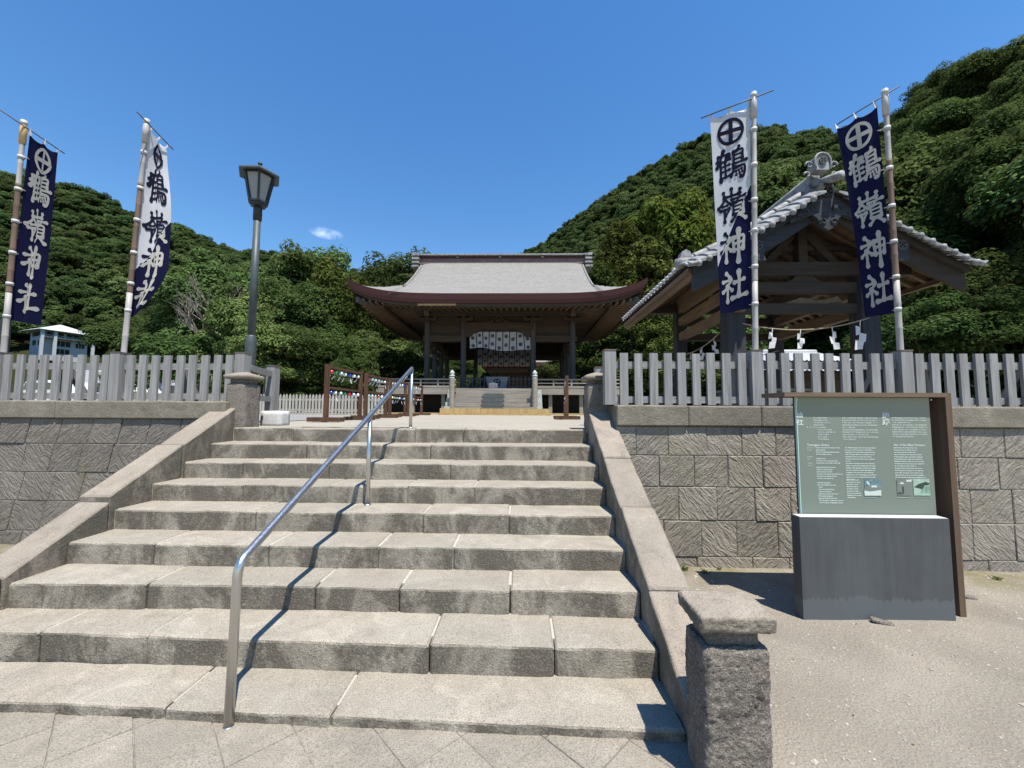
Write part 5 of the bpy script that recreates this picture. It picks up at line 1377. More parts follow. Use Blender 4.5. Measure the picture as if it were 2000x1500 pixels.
# ---------------------------------------------------------------- low tiled building behind the pavilion
lb = thing("low_building", "low dark building with pale tiled roof behind the fence on the right", "building", (10.3, 16.5, 1.55))
mb = MB(); 
def tiled(mb, x0, x1, ya, za, yb, zb, inset, n):
    for i in range(n):
        f0, f1_ = i/n, (i+1)/n; xa0, xa1 = x0+(x1-x0)*f0, x0+(x1-x0)*f1_
        xb0, xb1 = x0+inset+(x1-x0-2*inset)*f0, x0+inset+(x1-x0-2*inset)*f1_
        mb.add([(xa0,ya,za),((xa0+xa1)/2,ya,za+.05),(xa1,ya,za),(xb1,yb,zb),((xb0+xb1)/2,yb,zb+.05),(xb0,yb,zb)], [(0,1,4,5),(1,2,3,4)])
tiled(mb, 8.6, 12.0, 14.6, 3.52, 16.0, 4.02, .5, 22); tiled(mb, 12.0, 8.6, 17.4, 3.5, 16.0, 4.02, -.5, 22)
mb.add([(12.0,14.6,3.52),(12.0,17.4,3.5),(11.5,16,4.02)], [(0,1,2)]); mb.add([(8.6,14.6,3.52),(9.1,16,4.02),(8.6,17.4,3.5)], [(0,1,2)])
mb.obj("roof", M['tile_white'], lb)
MB().tube([(9.05,16,4.06),(11.55,16,4.06)], .09, 8).obj("ridge_roll", M['tile_white'], lb, smooth=True)
mb = MB(); tiled(mb, 8.3, 12.4, 14.0, 3.10, 14.75, 3.34, .15, 26); mb.obj("lower_roof", M['tile_white'], lb)
MB().box((8.9,14.8,1.5), (11.8,17.2,3.5)).obj("wall", M['pavwood'], lb)
for i in range(5): MB().box((8.95+i*.58,14.76,1.75), (9.40+i*.58,14.795,2.9)).obj("door_panel", M['hallboard'], lb)
# kerb wall and grey slabs behind the right fence
kw = MB().box((6.0,9.6,1.4), (11.5,9.85,2.02)).obj("low_wall", M['cap']); tag(kw, "low pale stone wall seen between the pickets on the far right", "wall")
# ---------------------------------------------------------------- wind chime racks
def rack(x0, y0, x1, y1, label, cols, where, rows=(.97,.60)):
    z0 = zz((y0+y1)/2)
    t_ = thing("wind_chime_rack", label, "rack", ((x0+x1)/2, (y0+y1)/2, z0), "brown racks hung with wind chimes")
    d = Vector((x1-x0, y1-y0, 0)); L = d.length; d.normalize(); s_ = Vector((-d.y, d.x, 0))
    for p in (Vector((x0,y0,0)), Vector((x1,y1,0))):
        MB().beam(p+Vector((0,0,z0)), p+Vector((0,0,z0+1.01)), .068, .068, tuple(d)).obj("post", M['rackwood'], t_)
        for sg in (-1, 1): MB().beam(p-s_*.30+d*sg*.062+Vector((0,0,z0+.04)), p+s_*.30+d*sg*.062+Vector((0,0,z0+.04)), .035, .075).obj("foot", M['rackwood'], t_)
        MB().beam(p-s_*.24+Vector((0,0,z0+.03)), p+s_*.24+Vector((0,0,z0+.03)), .085, .05).obj("foot", M['rackwood'], t_)
    for h in rows: MB().beam(Vector((x0,y0,z0+h)), Vector((x1,y1,z0+h)), .05, .04).obj("rail", M['rackwood'], t_)
    n = len(cols)
    for ri, h in enumerate(rows):
        for i in range(n):
            c = cols[(i+2) % n] if ri == 0 else cols[n-1-i]; f = (i+.7)/(n+.4)
            p = Vector((x0,y0,z0+h-.085)).lerp(Vector((x1,y1,z0+h-.085)), f)+s_*rnd.uniform(-.01,.01)
            w = thing("wind_chime", "%s wind chime with paper strip on the %s rail of the %s" % (c, ("upper", "lower")[ri], where), "wind chime", tuple(p), "%s chimes, %s rail, %s" % (c, ("upper", "lower")[ri], where))
            if (c,) not in CH:
                r = .036
                CH[(c,)] = MB().lathe((0,0,0), [(.008,.036),(.026,.028),(.036,.006),(.035,-.012),(.027,-.026),(.024,-.026)], 10).mesh("bell", M['chime'][c], True)
            inst("bell", CH[(c,)], w, p)
            MB().tube([p+Vector((0,0,.03)), p+Vector((0,0,.07))], .002, 4).obj("cord", M['rod'], w)
            a = rnd.uniform(.5, .95)*(1 if rnd.random() < .9 else -.5)
            q = p+Vector((0,0,-.035)); e = q+Vector((-math.sin(a)*.6, -math.sin(a)*.5, -math.cos(a)))*.13
            MB().beam(q+(e-q)*.25, e, .028, .002, tuple(s_)).obj("paper_strip", M['paper'], w)
CH = {}
rack(-3.40,7.0,-3.33,8.3, "nearest brown rack of wind chimes, left of the hall path", ["white","clear","red","green","clear","white","blue"], "nearest rack")
rack(-3.40,8.8,-3.36,10.0, "second brown rack of wind chimes from the stairs", ["clear","white","red","clear","white","clear"], "second rack")
rack(-3.42,10.5,-3.38,11.75, "third brown rack of wind chimes from the stairs", ["clear","blue","white","clear","yellow","white"], "third rack")
rack(-3.44,12.35,-3.40,13.8, "farthest brown rack of wind chimes, beside the hall veranda", ["clear","white","red","clear","white"], "farthest rack")
rack(1.06,9.35,1.14,10.5, "brown rack of wind chimes seen end on, right of the hall path", ["white","clear","white"], "right-hand rack")

# pale picket fence along the gravel strip
pf = thing("picket_fence", "pale pointed picket fence behind the wind chime racks", "fence", (-7, 12.6, zz(12.6)))
pm_ = MB().prism([(-.034,0),(.034,0),(.034,.60),(0,.665),(-.034,.60)], lambda a,b,t: (a, t, b), -.009, .009).mesh("picket", M['palewood'])
for i in range(78):
    x = -12.4+i*.1045; inst("picket", pm_, pf, (x, 12.6+.02*rnd.random(), zz(12.6)+rnd.uniform(-.01,.01)), (0, rnd.uniform(-.015,.015), 0), (rnd.uniform(.9,1.05),1,1))
for z in (.14,.46): MB().box((-12.5,12.63,zz(12.6)+z), (-4.2,12.67,zz(12.6)+z+.06)).obj("rail", M['palewood'], pf)

# dark post and small things behind the left fence
dp = MB().beam(at(13,615,8.4), (at(8,700,8.4).x, 8.4, 1.4), .11, .11).obj("dark_post", M['lampdark']); tag(dp, "dark square post behind the far left banner", "post")

def car(label, cx, cy, ang, L, H, van):
    t_ = thing("parked_car", label, "car", (cx, cy, zz(cy))); z0 = zz(cy)
    ca, sa = math.cos(ang), math.sin(ang); Wd = 1.55
    T = lambda x, y, z: (cx+x*ca-y*sa, cy+x*sa+y*ca, z0+z)
    prof_ = ([(-L/2,.35),(-L/2,1.0),(-L/2+.12,H-.08),(-L/2+.35,H),(L/2-1.0,H),(L/2-.55,1.0),(L/2-.06,.92),(L/2,.6),(L/2,.35)] if van else
             [(-L/2,.35),(-L/2,.85),(-L/2+.35,.95),(-L/2+.75,H-.05),(-L/2+1.1,H),(L/2-1.75,H),(L/2-1.1,.95),(L/2-.15,.82),(L/2,.6),(L/2,.35)])
    MB().prism(prof_, lambda a,b,t: T(a, t, b), -Wd/2, Wd/2).obj("body", M['carwhite'], t_)
    for sgn in (-1, 1):
        y = sgn*(Wd/2+.004)
        for a, b in ((-L/2+.6, -.15), (-.05, L/2-1.15)):
            MB().add([T(a,y,1.0), T(b,y,1.0), T(b-.15,y,H-.12), T(a+.1,y,H-.12)], [(0,1,2,3)]).obj("window", M['glassdark'], t_)
        for a in (-L/2+.7, L/2-.7):
            c = Vector(T(a, sgn*(Wd/2-.09), .30)); ax = Vector((-sa, ca, 0))
            MB().tube([c-ax*.1, c+ax*.1], .30, 16).obj("wheel", M['tyre'], t_); MB().tube([c-ax*.105, c+ax*.105], .17, 12).obj("rim", M['steel'], t_)
    MB().add([T(-L/2-.004,-.6,1.02), T(-L/2-.004,.6,1.02), T(-L/2+.09,.55,H-.15), T(-L/2+.09,-.55,H-.15)], [(0,1,2,3)]).obj("rear_window", M['glassdark'], t_)
car("white van parked behind the left fence, under the grey shed roof", -20.3, 21.0, -.5, 3.5, 1.85, True)
car("white car parked behind the left fence, near its far left banner", -22.6, 19.5, -.2, 3.9, 1.45, False)
sh = thing("shed", "grey roofed shed behind the left timber fence", "shed", (-24, 26, zz(26)))
SR = Matrix.Rotation(.55, 3, 'Z')
def sp(x, y, z): v = SR @ Vector((x, y, 0)); return (-25.2+v.x, 25.5+v.y, z)
MB().loft([[sp(x, y, z) for x, y in ((-2.4,-1.8),(2.4,-1.8),(2.4,1.8),(-2.4,1.8))] for z in (1.5, 3.35)]).obj("wall", M['housewall'], sh)
MB().add([sp(-2.9,-2.3,3.2), sp(2.9,-2.3,3.2), sp(2.9,0,4.3), sp(-2.9,0,4.3), sp(2.9,2.3,3.2), sp(-2.9,2.3,3.2)], [(0,1,2,3),(3,2,4,5)]).obj("roof", M['greyroof'], sh)
for x in (-1.4,.2,1.5): MB().loft([[sp(a, b, z) for a, b in ((x-.4,-1.83),(x+.4,-1.83),(x+.4,-1.78),(x-.4,-1.78))] for z in (2.2,3.0)]).obj("window", M['glassdark'], sh)

# ---------------------------------------------------------------- white house on the left hillside
hs = thing("hillside_house", "white two storey house with pale hipped roof on the left hillside", "house", tuple(at(115,700,60)))
c0 = at(129, 658, 60.0); vd = Vector((c0.x, c0.y, 0)).normalized(); vr = Vector((vd.y, -vd.x, 0))
a_ = math.radians(22); nF = (-vd*math.cos(a_)+vr*math.sin(a_)); eX = (vr*math.cos(a_)+vd*math.sin(a_))
def hp(x, y, z): p = c0+(eX*x-nF*y)*.51; return (p.x, p.y, c0.z+z*.51)      # x right, y back, z from mid eave
S_ = 60/790.0*1.35
def hbox(x0, x1, y0, y1, z0, z1, name, mat):
    return MB().loft([[hp(x, y, z) for x, y in ((x0,y0),(x1,y0),(x1,y1),(x0,y1))] for z in (z0, z1)]).obj(name, M[mat], hs)
hbox(-4.6, 4.9, -.2, 7.5, -7.5, 1.35, "wall", 'housewall')
MB().add([hp(-6.6,-2.4,1.15), hp(6.9,-2.4,1.15), hp(6.9,9.6,1.15), hp(-6.6,9.6,1.15), hp(-.1,3.6,3.95), hp(.3,3.6,3.95)], [(0,1,5,4),(1,2,5),(2,3,4,5),(3,0,4),(0,3,2,1)]).obj("roof", M['houseroof'], hs)
hbox(-6.0, 6.3, -2.0, 9.2, .98, 1.14, "eave_board", 'housewall')
for x in (-5.6,-2.9,5.6): hbox(x-.32, x+.32, -1.9, -1.3, -7.5, 1.0, "pillar", 'housewall')
hbox(-5.9, 5.9, -1.75, -.2, -.95, -.75, "balcony_floor", 'housewall'); hbox(-5.9, 5.9, -1.8, -1.7, -.72, -.62, "balcony_rail", 'housewall'); hbox(-5.9, 5.9, -1.8, -1.7, -.30, -.20, "balcony_rail", 'housewall')
for x0, x1, z0, z1 in ((-4.2,-.6,-.5,.8),(.0,4.4,-.5,.8),(-2.3,1.0,-3.1,-1.5),(2.2,4.2,-3.1,-1.7),(-2.2,.9,-5.4,-3.9)):
    hbox(x0, x1, -.235, -.205, z0, z1, "window", 'glassdark')
    for f in (.33,.66): hbox(x0+(x1-x0)*f-.05, x0+(x1-x0)*f+.05, -.26, -.237, z0, z1, "mullion", 'housewall')
for y0, y1, z0, z1 in ((1.2,3.0,-3.0,-1.5),(4.2,6.0,-3.0,-1.5),(1.0,6.4,-.4,.8)):
    MB().loft([[hp(x, y, z) for x, y in ((-4.635,y0),(-4.605,y0),(-4.605,y1),(-4.635,y1))] for z in (z0, z1)]).obj("window", M['glassdark'], hs)
# ---------------------------------------------------------------- foliage prototypes
rg = np.random.default_rng(11)
def leaf_mesh(name, mat, centers, radii, counts, size, up_bias=.5, squash=1.0, jitter=.55, droop=0.0, aspect=.55, tint_p=.25, lower=-.35):
    Ps, Ns, T = [], [], []
    for c, r, n in zip(centers, radii, counts):
        d = rg.normal(size=(n*2, 3)); d /= np.linalg.norm(d, axis=1)[:, None]
        d = d[d[:, 2] > lower][:n]; k = len(d)
        rr = r*(.55+.5*rg.random(k)**.45)[:, None]
        p = d*rr; p[:, 2] *= squash
        Ps.append(np.array(c)+p)
        nn = d*.75+np.array([0, 0, up_bias])+rg.normal(size=(k, 3))*jitter*.5; nn[:, 2] -= droop
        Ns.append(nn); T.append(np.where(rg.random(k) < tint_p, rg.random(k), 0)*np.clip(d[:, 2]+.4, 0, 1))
    P = np.concatenate(Ps); N = np.concatenate(Ns); T = np.concatenate(T); n = len(P)
    N /= np.linalg.norm(N, axis=1)[:, None]
    a = np.cross(N, rg.normal(size=(n, 3))); a /= np.linalg.norm(a, axis=1)[:, None]; b = np.cross(N, a)
    s = size*(.6+.8*rg.random(n))[:, None]
    V = np.stack([P-a*s, P-b*s*aspect+N*s*.12, P+a*s, P+b*s*aspect+N*s*.12], 1).reshape(-1, 3)
    me = bpy.data.meshes.new(name)
    me.vertices.add(4*n); me.vertices.foreach_set("co", V.astype(np.float32).ravel())
    me.loops.add(4*n); me.loops.foreach_set("vertex_index", np.arange(4*n, dtype=np.int32))
    me.polygons.add(n); me.polygons.foreach_set("loop_start", np.arange(0, 4*n, 4, dtype=np.int32)); me.polygons.foreach_set("loop_total", np.full(n, 4, np.int32))
    at_ = me.attributes.new("tint", 'FLOAT', 'FACE'); at_.data.foreach_set("value", T.astype(np.float32))
    me.update(calc_edges=True); me.validate(); me.materials.append(mat)
    return me
def broad_lobes(R, H, k, sub, seed, z0=.32):
    r = np.random.default_rng(seed); C, Rd = [], []
    for i in range(k):
        th = r.random()*2*math.pi; ph = r.random()**.8
        z = z0*H+H*(1-z0)*ph*.92; rad = R*math.sqrt(max(.03, 1-((z-z0*H)/(H*(1-z0)))**2))*(.45+.5*r.random())
        c = np.array([rad*math.cos(th), rad*math.sin(th), z]); q = R*(.24+.16*r.random())
        C.append(c); Rd.append(q)
        for _ in range(sub):
            d = r.normal(size=3); d[2] = abs(d[2])*.8; d /= np.linalg.norm(d); C.append(c+d*q*.85); Rd.append(q*(.4+.25*r.random()))
    return C, Rd
def counts(Rd, total):
    w = np.array(Rd)**2; return np.maximum(8, (w/w.sum()*total)).astype(int)
PROT = {}
def proto(key, mat, R, H, k, sub, total, size, seed, **kw):
    C, Rd = broad_lobes(R, H, k, sub, seed); PROT[key] = leaf_mesh("crown", M[mat], C, Rd, counts(Rd, total), size, **kw)
for i in range(3):
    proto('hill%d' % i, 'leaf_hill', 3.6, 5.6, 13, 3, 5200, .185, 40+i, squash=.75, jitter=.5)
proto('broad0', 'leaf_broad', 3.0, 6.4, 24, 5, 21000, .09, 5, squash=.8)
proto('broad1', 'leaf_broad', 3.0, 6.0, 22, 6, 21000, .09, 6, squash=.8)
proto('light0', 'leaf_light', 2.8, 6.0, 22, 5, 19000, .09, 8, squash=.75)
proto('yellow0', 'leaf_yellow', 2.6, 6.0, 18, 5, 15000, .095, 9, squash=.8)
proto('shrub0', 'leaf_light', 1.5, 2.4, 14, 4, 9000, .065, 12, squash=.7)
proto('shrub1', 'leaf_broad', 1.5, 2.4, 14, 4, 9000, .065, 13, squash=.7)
C, Rd = [], []
r_ = np.random.default_rng(3)
for i in range(210):                               # Japanese cedar: drooping tufts in a tall narrow cone
    f = r_.random()**.8; z = 1.2+9.6*f; R = 2.7*(1-f)**.62*(.55+.5*r_.random())+.1; th = r_.random()*6.283
    C.append(np.array([R*math.cos(th), R*math.sin(th), z])); Rd.append(.42+.5*(1-f)*r_.random())
PROT['cedar0'] = leaf_mesh("crown", M['leaf_cedar'], C, Rd, counts(Rd, 24000), .115, up_bias=.2, squash=1.15, droop=.1, aspect=.4, lower=-.7)
C, Rd = [], []
for i in range(170):
    f = r_.random()**.8; z = 1.6+8.4*f; R = 2.9*(1-f)**.5*(.5+.5*r_.random())+.1; th = r_.random()*6.283
    C.append(np.array([R*math.cos(th), R*math.sin(th), z])); Rd.append(.40+.5*(1-f)*r_.random())
PROT['cedar1'] = leaf_mesh("crown", M['leaf_cedar'], C, Rd, counts(Rd, 24000), .115, up_bias=.25, squash=1.0, droop=.05, aspect=.45, lower=-.6)
def trunk_mesh(h, r, limbs, seed, lean=.25):
    q = random.Random(seed); mb = MB(); pts = []; x = y = 0
    for i in range(7): pts.append((x, y, h*i/6)); x += q.uniform(-lean, lean)*h*.05; y += q.uniform(-lean, lean)*h*.05
    mb.tube(pts, [r*(1.25 if i == 0 else 1-.12*i) for i in range(7)], 8)
    for _ in range(limbs):
        i = q.randint(2, 6); p = Vector(pts[i]); a = q.uniform(0, 6.28); l = h*q.uniform(.25, .45)
        d = Vector((math.cos(a), math.sin(a), q.uniform(.35, .9))).normalized()
        mb.tube([p, p+d*l*.5+Vector((0,0,.05*l)), p+d*l+Vector((0,0,.2*l))], [r*.45, r*.3, r*.1], 6)
    return mb.mesh("trunk", M['trunk'], True)
TR = {'b': trunk_mesh(3.8, .20, 7, 1), 'b2': trunk_mesh(3.6, .17, 8, 2, .5), 'c': trunk_mesh(9.5, .17, 0, 3, .08), 's': trunk_mesh(1.3, .05, 6, 4, .5)}
def tree(kind, tk, x, y, z, s, label, cat, group, name, rot=None, sz_=None):
    t_ = thing(name, label, cat, (x, y, z), group); a = rnd.uniform(0, 6.28) if rot is None else rot; h = sz_ or s*rnd.uniform(.94, 1.06)
    inst("trunk", TR[tk], t_, (x, y, z-.1), (0, 0, a), (s, s, h)); inst("crown", PROT[kind], t_, (x, y, z), (0, 0, a), (s, s, h))

# ---------------------------------------------------------------- hills
#            u,  ridge v (tree tops), ridge distance, foot distance
SIL = [(-900,330,190,60),(-400,300,170,50),(-120,305,195,46),(0,318,198,46),(60,335,198,46),(150,362,196,46),(205,388,192,46),(255,412,184,46),(330,434,168,46),(385,462,172,46),(440,480,176,46),
       (520,486,178,46),(600,497,182,48),(660,517,186,50),(720,530,190,54),(780,545,195,60),(860,560,210,75),(960,520,215,70),(1035,484,205,60),(1060,472,198,54),(1100,443,190,48),(1140,412,184,44),(1180,388,178,42),(1240,344,168,40),
       (1300,307,160,38),(1380,262,152,36),(1440,246,146,34),(1500,236,142,32),(1545,244,138,30),(1600,242,132,28),(1650,252,124,27),(1700,250,112,26),(1750,238,104,26),(1790,222,96,25),
       (1810,185,84,25),(1850,148,76,24),(1900,115,70,24),(1950,82,66,23),(2000,50,62,22),(2100,0,58,21),(2300,-80,54,20),(2700,-160,52,20),(3600,-220,52,20)]
def az_of(u): d = at(u, 805, 1.0); return math.atan2(d.x, d.y)
TAB = [(az_of(u), u, v, r1, r0) for u, v, r1, r0 in SIL]
def hill_par(az):
    if az <= TAB[0][0]: return TAB[0][1:]
    for a, b in zip(TAB[:-1], TAB[1:]):
        if az <= b[0]:
            f = (az-a[0])/(b[0]-a[0]); return tuple(a[i]+(b[i]-a[i])*f for i in range(1, 5))
    return TAB[-1][1:]
def hill_z(x, y, canopy=6.0):
    az = math.atan2(x, y); r = math.hypot(x, y); u, v, r1, r0 = hill_par(az)
    d = at(u, v, 1.0)-EYE; tan_ = d.z/math.hypot(d.x, d.y)
    top = 1.625+tan_*r1-canopy; base = zz(30)
    wl_ = 1-smooth(180, 330, u)
    if wl_ > 0 and r > r0:
        rise = .13*min(r-r0, 52)*wl_; base += rise; r0 = r0+52*wl_
    s = (r-r0)/(r1-r0)
    if s <= 0: return base
    if s <= 1: h = base+(top-base)*(s**1.12*.9+.1*math.sin(s*math.pi/2)) 
    else: h = top-(s-1)*8-(s-1)**2*30
    return h+1.6*nz((x, y, 0), .035)*min(1, s*4)*(1-min(1, max(0, s))*.6)
mb = MB(); azs = [TAB[0][0]+(TAB[-1][0]-TAB[0][0])*i/110 for i in range(111)]; rs_ = [0, .03, .08]+[.12+.07*i for i in range(18)]
vv = []
for az in azs:
    u, v, r1, r0 = hill_par(az)
    for s in rs_:
        r = r0+(r1-r0)*s; x, y = r*math.sin(az), r*math.cos(az); vv.append((x, y, hill_z(x, y)-(.3 if s == 0 else 0)))
n = len(rs_); mb.add(vv, [(i*n+j, (i+1)*n+j, (i+1)*n+j+1, i*n+j+1) for i in range(110) for j in range(n-1)])
tag(mb.obj("hills", M['soil'], smooth=True), "steep hills rising behind the shrine on both sides", None, None, "structure")

def forest(name, label, az0, az1, keys, spacing, seed, smin=.8, smax=1.25, s_lo=.0, s_hi=1.06):
    q = random.Random(seed); pts = []; rot = []; scl = []; idx = []
    az = az0
    cand = []
    r_lo, r_hi = 20, 230
    r = r_lo
    while r < r_hi:
        n = max(1, int((az1-az0)*r/spacing))
        for i in range(n):
            a = az0+(az1-az0)*(i+q.uniform(.1, .9))/n; rr = r+q.uniform(-.45, .45)*spacing
            u, v, r1, r0 = hill_par(a); s = (rr-r0)/(r1-r0)
            if s < s_lo or s > s_hi: continue
            x, y = rr*math.sin(a), rr*math.cos(a)
            if math.hypot(x-c0.x, y-c0.y-2) < 9 or (rr < math.hypot(c0.x, c0.y)+2 and -.105 < a-math.atan2(c0.x, c0.y) < .16): continue
            k = q.uniform(smin, smax)*(1.0 if s < .9 else .9)
            pts.append((x, y, hill_z(x, y)-.6)); rot.append(q.uniform(0, 6.28)); scl.append(k); idx.append(q.randrange(3) if rr > 78 else 3+q.randrange(2))
        r += spacing*.86
    me = bpy.data.meshes.new(name); me.from_pydata(pts, [], [])
    for nm, vals, ty in (("rot", rot, 'FLOAT'), ("scl", scl, 'FLOAT'), ("idx", idx, 'INT')):
        a = me.attributes.new(nm, ty, 'POINT'); a.data.foreach_set("value", vals)
    o = bpy.data.objects.new(name, me); link(o); tag(o, label, None, None, "stuff")
    ng = bpy.data.node_groups.new(name, 'GeometryNodeTree')
    ng.interface.new_socket("Geometry", in_out='INPUT', socket_type='NodeSocketGeometry'); ng.interface.new_socket("Geometry", in_out='OUTPUT', socket_type='NodeSocketGeometry')
    N, L_ = ng.nodes, ng.links; gi = N.new("NodeGroupInput"); go = N.new("NodeGroupOutput")
    ci = N.new("GeometryNodeCollectionInfo"); ci.inputs["Separate Children"].default_value = True; ci.inputs["Reset Children"].default_value = True
    cc = bpy.data.collections.new(name+"_crowns")
    for kk in keys:
        po = bpy.data.objects.new("crown_"+kk, PROT[{'near0': 'broad0', 'near1': 'broad1'}.get(kk, kk)]); cc.objects.link(po)
    ci.inputs["Collection"].default_value = cc
    ip = N.new("GeometryNodeInstanceOnPoints"); ip.inputs["Pick Instance"].default_value = True
    def attr(nm, ty):
        a = N.new("GeometryNodeInputNamedAttribute"); a.data_type = ty; a.inputs["Name"].default_value = nm
        return [s_ for s_ in a.outputs if s_.enabled and s_.name == "Attribute"][0]
    cx = N.new("ShaderNodeCombineXYZ"); L_.new(attr("rot", 'FLOAT'), cx.inputs[2])
    L_.new(gi.outputs[0], ip.inputs["Points"]); L_.new(ci.outputs[0], ip.inputs["Instance"]); L_.new(attr("idx", 'INT'), ip.inputs["Instance Index"])
    L_.new(cx.outputs[0], ip.inputs["Rotation"]); L_.new(attr("scl", 'FLOAT'), ip.inputs["Scale"])
    L_.new(ip.outputs[0], go.inputs[0])
    md = o.modifiers.new("trees", 'NODES'); md.node_group = ng
    print(name, len(pts)); return o
K3 = ['hill0','hill1','hill2','near0','near1']
forest("forest", "dense dark woodland covering the hill on the left", az_of(-880), az_of(905), K3, 4.6, 21)
forest("forest", "dense dark woodland covering the steep hill on the right", az_of(925), az_of(2500), K3, 4.3, 22)

# ---------------------------------------------------------------- single trees round the shrine
TOPZ = {k: float(np.percentile(np.array([v.co.z for v in m.vertices]), 99.5)) for k, m in PROT.items()}
def place(u, vtop, y, Hn, kind, tk, label, cat="tree", group=None, name=None, wide=1.0, zb=None):
    """tree at distance y whose top reaches the height seen at (u, vtop)"""
    Hn = TOPZ[kind]; p = at(u, vtop, y); z = zz(y) if zb is None else zb; s = (p.z-z)/Hn
    nm = name or {'c': "cedar_tree", 's': "shrub"}.get(tk, "broadleaf_tree")
    tree(kind, tk, p.x, y, z, s*wide, label, cat, group, nm, None, s)
HB0, HB1, HL, HY_, HC, HS = 6.6, 6.2, 6.2, 6.2, 11.0, 2.6
# left of the hall
place(262, 655, 48, HB1, 'light0', 'b2', "light tree right of the white hillside house", wide=.6, zb=4.5)
place(285, 625, 47, HB0, 'broad0', 'b', "dark tree behind the twisted banner's pole foot", wide=.8, zb=4.0)
place(372, 602, 44, HB0, 'broad0', 'b', "broad dark tree right of the twisted banner's pole", wide=1.15)
place(300, 618, 46, HB1, 'broad1', 'b2', "dark rounded tree behind the foot of the twisted banner", wide=1.2)
place(440, 500, 42, HB1, 'light0', 'b', "tall pale green tree left of the street lamp pole", wide=.85)
place(545, 487, 40, HB0, 'light0', 'b2', "tall pale green tree right of the street lamp pole", wide=.85)
place(610, 492, 44, HB1, 'broad1', 'b', "tall dark tree between the street lamp and the cedar", wide=.85)
place(642, 507, 26, HC, 'cedar0', 'c', "tall cedar with bare lower trunk above the nearest wind chime rack", wide=1.0)
place(702, 545, 27, HC, 'cedar1', 'c', "shorter cedar left of the hall's eave tip", wide=1.0)
place(755, 590, 28, HC, 'cedar1', 'c', "low cedar under the left end of the hall's eave", wide=1.1)
place(785, 505, 38, HB0, 'broad0', 'b', "tall tree rising behind the left end of the hall ridge", wide=.9)
place(725, 535, 40, HB1, 'broad1', 'b', "dark tree behind the two cedars left of the hall", wide=.9)
place(845, 560, 42, HB1, 'broad0', 'b2', "dark tree straight behind the hall roof", wide=1.0)
place(500, 575, 24, HB0, 'broad0', 'b', "dark spreading tree directly behind the street lamp", wide=.9)
place(575, 560, 25, HB1, 'broad1', 'b2', "dark spreading tree between lamp and cedar, in front", wide=.9)
place(525, 620, 16, HB1, 'light0', 'b2', "bright green small tree above the pale picket fence", wide=1.05)
place(415, 660, 19, HS, 'shrub1', 's', "dark bush behind the left fence near the lamp", "shrub", wide=1.2)
place(330, 690, 22, HS, 'shrub0', 's', "light bush behind the left fence, right of the twisted banner", "shrub", wide=1.4)
place(592, 640, 17, HB0, 'broad1', 'b', "dark low tree behind the pale picket fence", wide=1.1)
place(660, 655, 18, HB1, 'broad0', 'b2', "dark low tree behind the nearest wind chime rack", wide=1.1)
place(738, 650, 21, HL, 'light0', 'b2', "light green maple left of the hall's front column", wide=1.2)
place(800, 668, 24, HL, 'light0', 'b', "light green maple just outside the hall's left columns", wide=1.2)
place(692, 700, 14.5, HS, 'shrub1', 's', "thin sapling between the first two wind chime racks", "shrub", name="sapling", wide=.7)
for i, (u, v, y) in enumerate(((470,740,17),(560,745,17.5),(640,745,17),(700,742,19),(770,735,24),(830,735,27))):
    place(u, v, y, HS, 'shrub1', 's', ("dark bush behind the fence return beside the lamp", "dark bush behind the left end of the pale picket fence", "dark bush behind the nearest wind chime rack", "dark bush between the first and second chime racks", "dark bush behind the third wind chime rack", "dark bush under the hall's left veranda corner")[i], "shrub", "bushes behind the pale picket fence", wide=1.7)
# two bare pale trees standing out of the wood
def branch(mb, p, d, l, r, depth, q):
    e = p+d*l; m = p+d*l*.5+Vector((q.uniform(-.1,.1), q.uniform(-.1,.1), .05))*l
    mb.tube([p, m, e], [r, r*.8, r*.55], 5)
    if depth:
        for _ in range(3 if depth > 1 else 2):
            nd = (d+Vector((q.uniform(-1,1), q.uniform(-1,1), q.uniform(-.2,.7)))*.75).normalized()
            branch(mb, m.lerp(e, q.uniform(.3, 1)), nd, l*q.uniform(.5,.75), r*.5, depth-1, q)
for (u, v, y, h, sd, lab) in ((428,545,30,5.6,4,"bare pale tree left of the street lamp pole"), (400,580,29,4.6,9,"bare branching tree between twisted banner and lamp")):
    p = at(u, v, y); z = p.z-h; bt = thing("bare_tree", lab, "tree", (p.x, y, zz(y)))
    mb = MB(); mb.tube([(p.x, y, zz(y)), (p.x+.1, y, z+.2), (p.x, y, z+h*.45)], [.16,.12,.09], 7); mb.obj("trunk", M['palebark'], bt, smooth=True)
    mb = MB(); q = random.Random(sd)
    for _ in range(6): branch(mb, Vector((p.x, y, z+h*q.uniform(.25,.45))), Vector((q.uniform(-1,1), q.uniform(-.6,.2), q.uniform(.5,1))).normalized(), h*.34, .06, 3, q)
    mb.obj("branches", M['palebark'], bt, smooth=True)
# behind the hall
for i, (u, v, y) in enumerate(((880,690,34),(925,700,38),(1085,700,36),(1110,690,30),(990,705,48))):
    place(u, v, y, HB1, 'broad1', 'b', ("green tree seen between the hall's left columns", "green tree seen left of the offertory box through the hall", "green tree seen just right of the inner shrine", "green tree seen between the hall's right columns", "green tree behind the inner shrine roof")[i], "tree", "trees seen through the hall", wide=1.2)
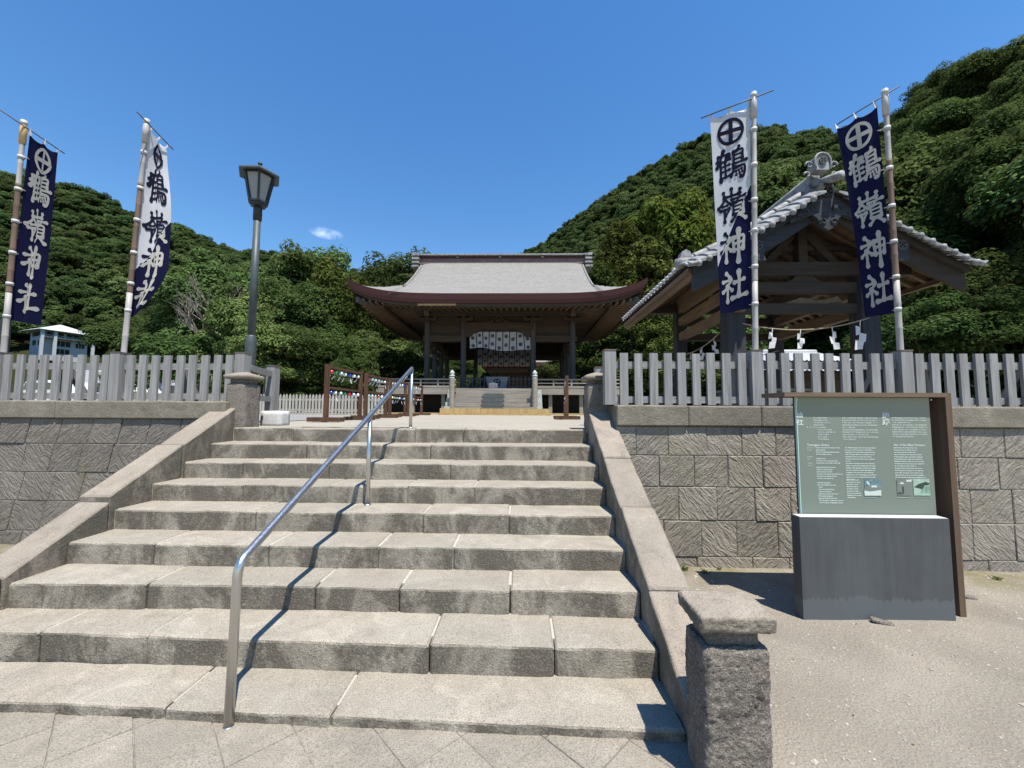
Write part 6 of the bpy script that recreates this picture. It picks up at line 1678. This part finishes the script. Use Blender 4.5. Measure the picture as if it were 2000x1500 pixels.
# right of the hall
place(1215, 440, 33, HC, 'cedar0', 'c', "tall cedar right of the hall's roof ridge", wide=1.15)
place(1165, 520, 30, HC, 'cedar1', 'c', "cedar just behind the right end of the hall ridge", wide=1.1)
place(1292, 412, 38, HY_, 'yellow0', 'b', "yellow green tree topping the cedars right of the hall", wide=.75)
place(1262, 470, 32, HC, 'cedar1', 'c', "dark cedar under the yellow green tree", wide=1.1)
place(1318, 455, 35, HC, 'cedar0', 'c', "cedar left of the white and navy banner", wide=1.1)
place(1362, 430, 40, HC, 'cedar1', 'c', "cedar directly left of the banner's crossbar end", wide=1.0)
place(1400, 405, 46, HL, 'light0', 'b', "pale tree behind the white part of the right banner", wide=.9)
place(1490, 355, 44, HL, 'light0', 'b2', "pale round tree between banner pole and pavilion roof edge", wide=.8)
place(1450, 395, 48, HL, 'light0', 'b', "pale tree behind the right banner's pole", wide=.9)
place(1235, 590, 24, HC, 'cedar1', 'c', "low dark cedar between the hall eave and the pavilion eave", wide=1.3)
place(1290, 600, 22, HC, 'cedar0', 'c', "dark cedar behind the pavilion's left eave", wide=1.3)
place(1350, 610, 24, HB0, 'broad0', 'b', "dark tree seen beneath the pavilion roof on its left", wide=1.3)
place(1430, 600, 26, HB1, 'broad1', 'b2', "dark tree seen between the pavilion's left posts", wide=1.3)
place(1540, 600, 27, HB0, 'broad0', 'b', "dark tree seen between the pavilion's front posts", wide=1.3)
place(1640, 590, 26, HB1, 'broad1', 'b', "dark tree seen beside the pavilion's front right post", wide=1.3)
for i, (u, v, y) in enumerate(((1215,715,20),(1275,710,19),(1370,715,21),(1440,720,22))):
    place(u, v, y, HS, 'shrub1', 's', ("dark bush behind the first pickets right of the stairs", "dark bush behind the right fence under the pavilion's left eave", "dark bush behind the fence left of the pavilion's front left post", "dark bush behind the fence at the pavilion's front left post")[i], "shrub", "bushes low behind the right fence", wide=1.7)
# far right
place(1790, 265, 33, HB0, 'light0', 'b', "tall pale tree above the pavilion's right eave", wide=.95)
place(1880, 275, 31, HB1, 'light0', 'b2', "tall pale tree right of the pavilion, against the hill", wide=.95)
place(1975, 255, 29, HB0, 'light0', 'b', "tall pale tree at the right border above the fence", wide=.95)
place(1745, 330, 30, HB1, 'broad1', 'b', "dark tree directly behind the all navy right banner's pole", wide=.9)
place(1930, 400, 24, HB1, 'broad0', 'b2', "dark tree right of the pavilion's eave tip", wide=1.0)
place(2060, 330, 24, HB0, 'broad1', 'b', "dark tree cut by the right border of the view", wide=1.0)
place(1840, 480, 20, HB0, 'broad0', 'b', "dark leafy tree close behind the pavilion's right eave", wide=1.05)
place(1990, 500, 18, HB1, 'broad1', 'b2', "dark leafy tree over the far right fence", wide=1.05)
place(1800, 590, 15, HB1, 'broad1', 'b', "low dark tree right of the navy banner's foot", wide=1.1)
place(1900, 580, 14.5, HB0, 'broad0', 'b2', "low leafy tree over the fence under the pavilion's eave tip", wide=1.1)
place(2080, 560, 14, HB1, 'broad1', 'b', "low leafy tree at the fence's right border", wide=1.1)
for i, (u, v, y) in enumerate(((1760,725,17),(1830,722,16.5),(1910,722,16),(1985,720,16))):
    place(u, v, y, HS, 'shrub1', 's', ("dark bush behind the fence just right of the navy banner pole", "second dark bush behind the fence right of the navy banner", "third dark bush behind the fence right of the navy banner", "dark bush behind the last pickets at the right border")[i], "shrub", "bushes behind the far right fence", wide=1.7)
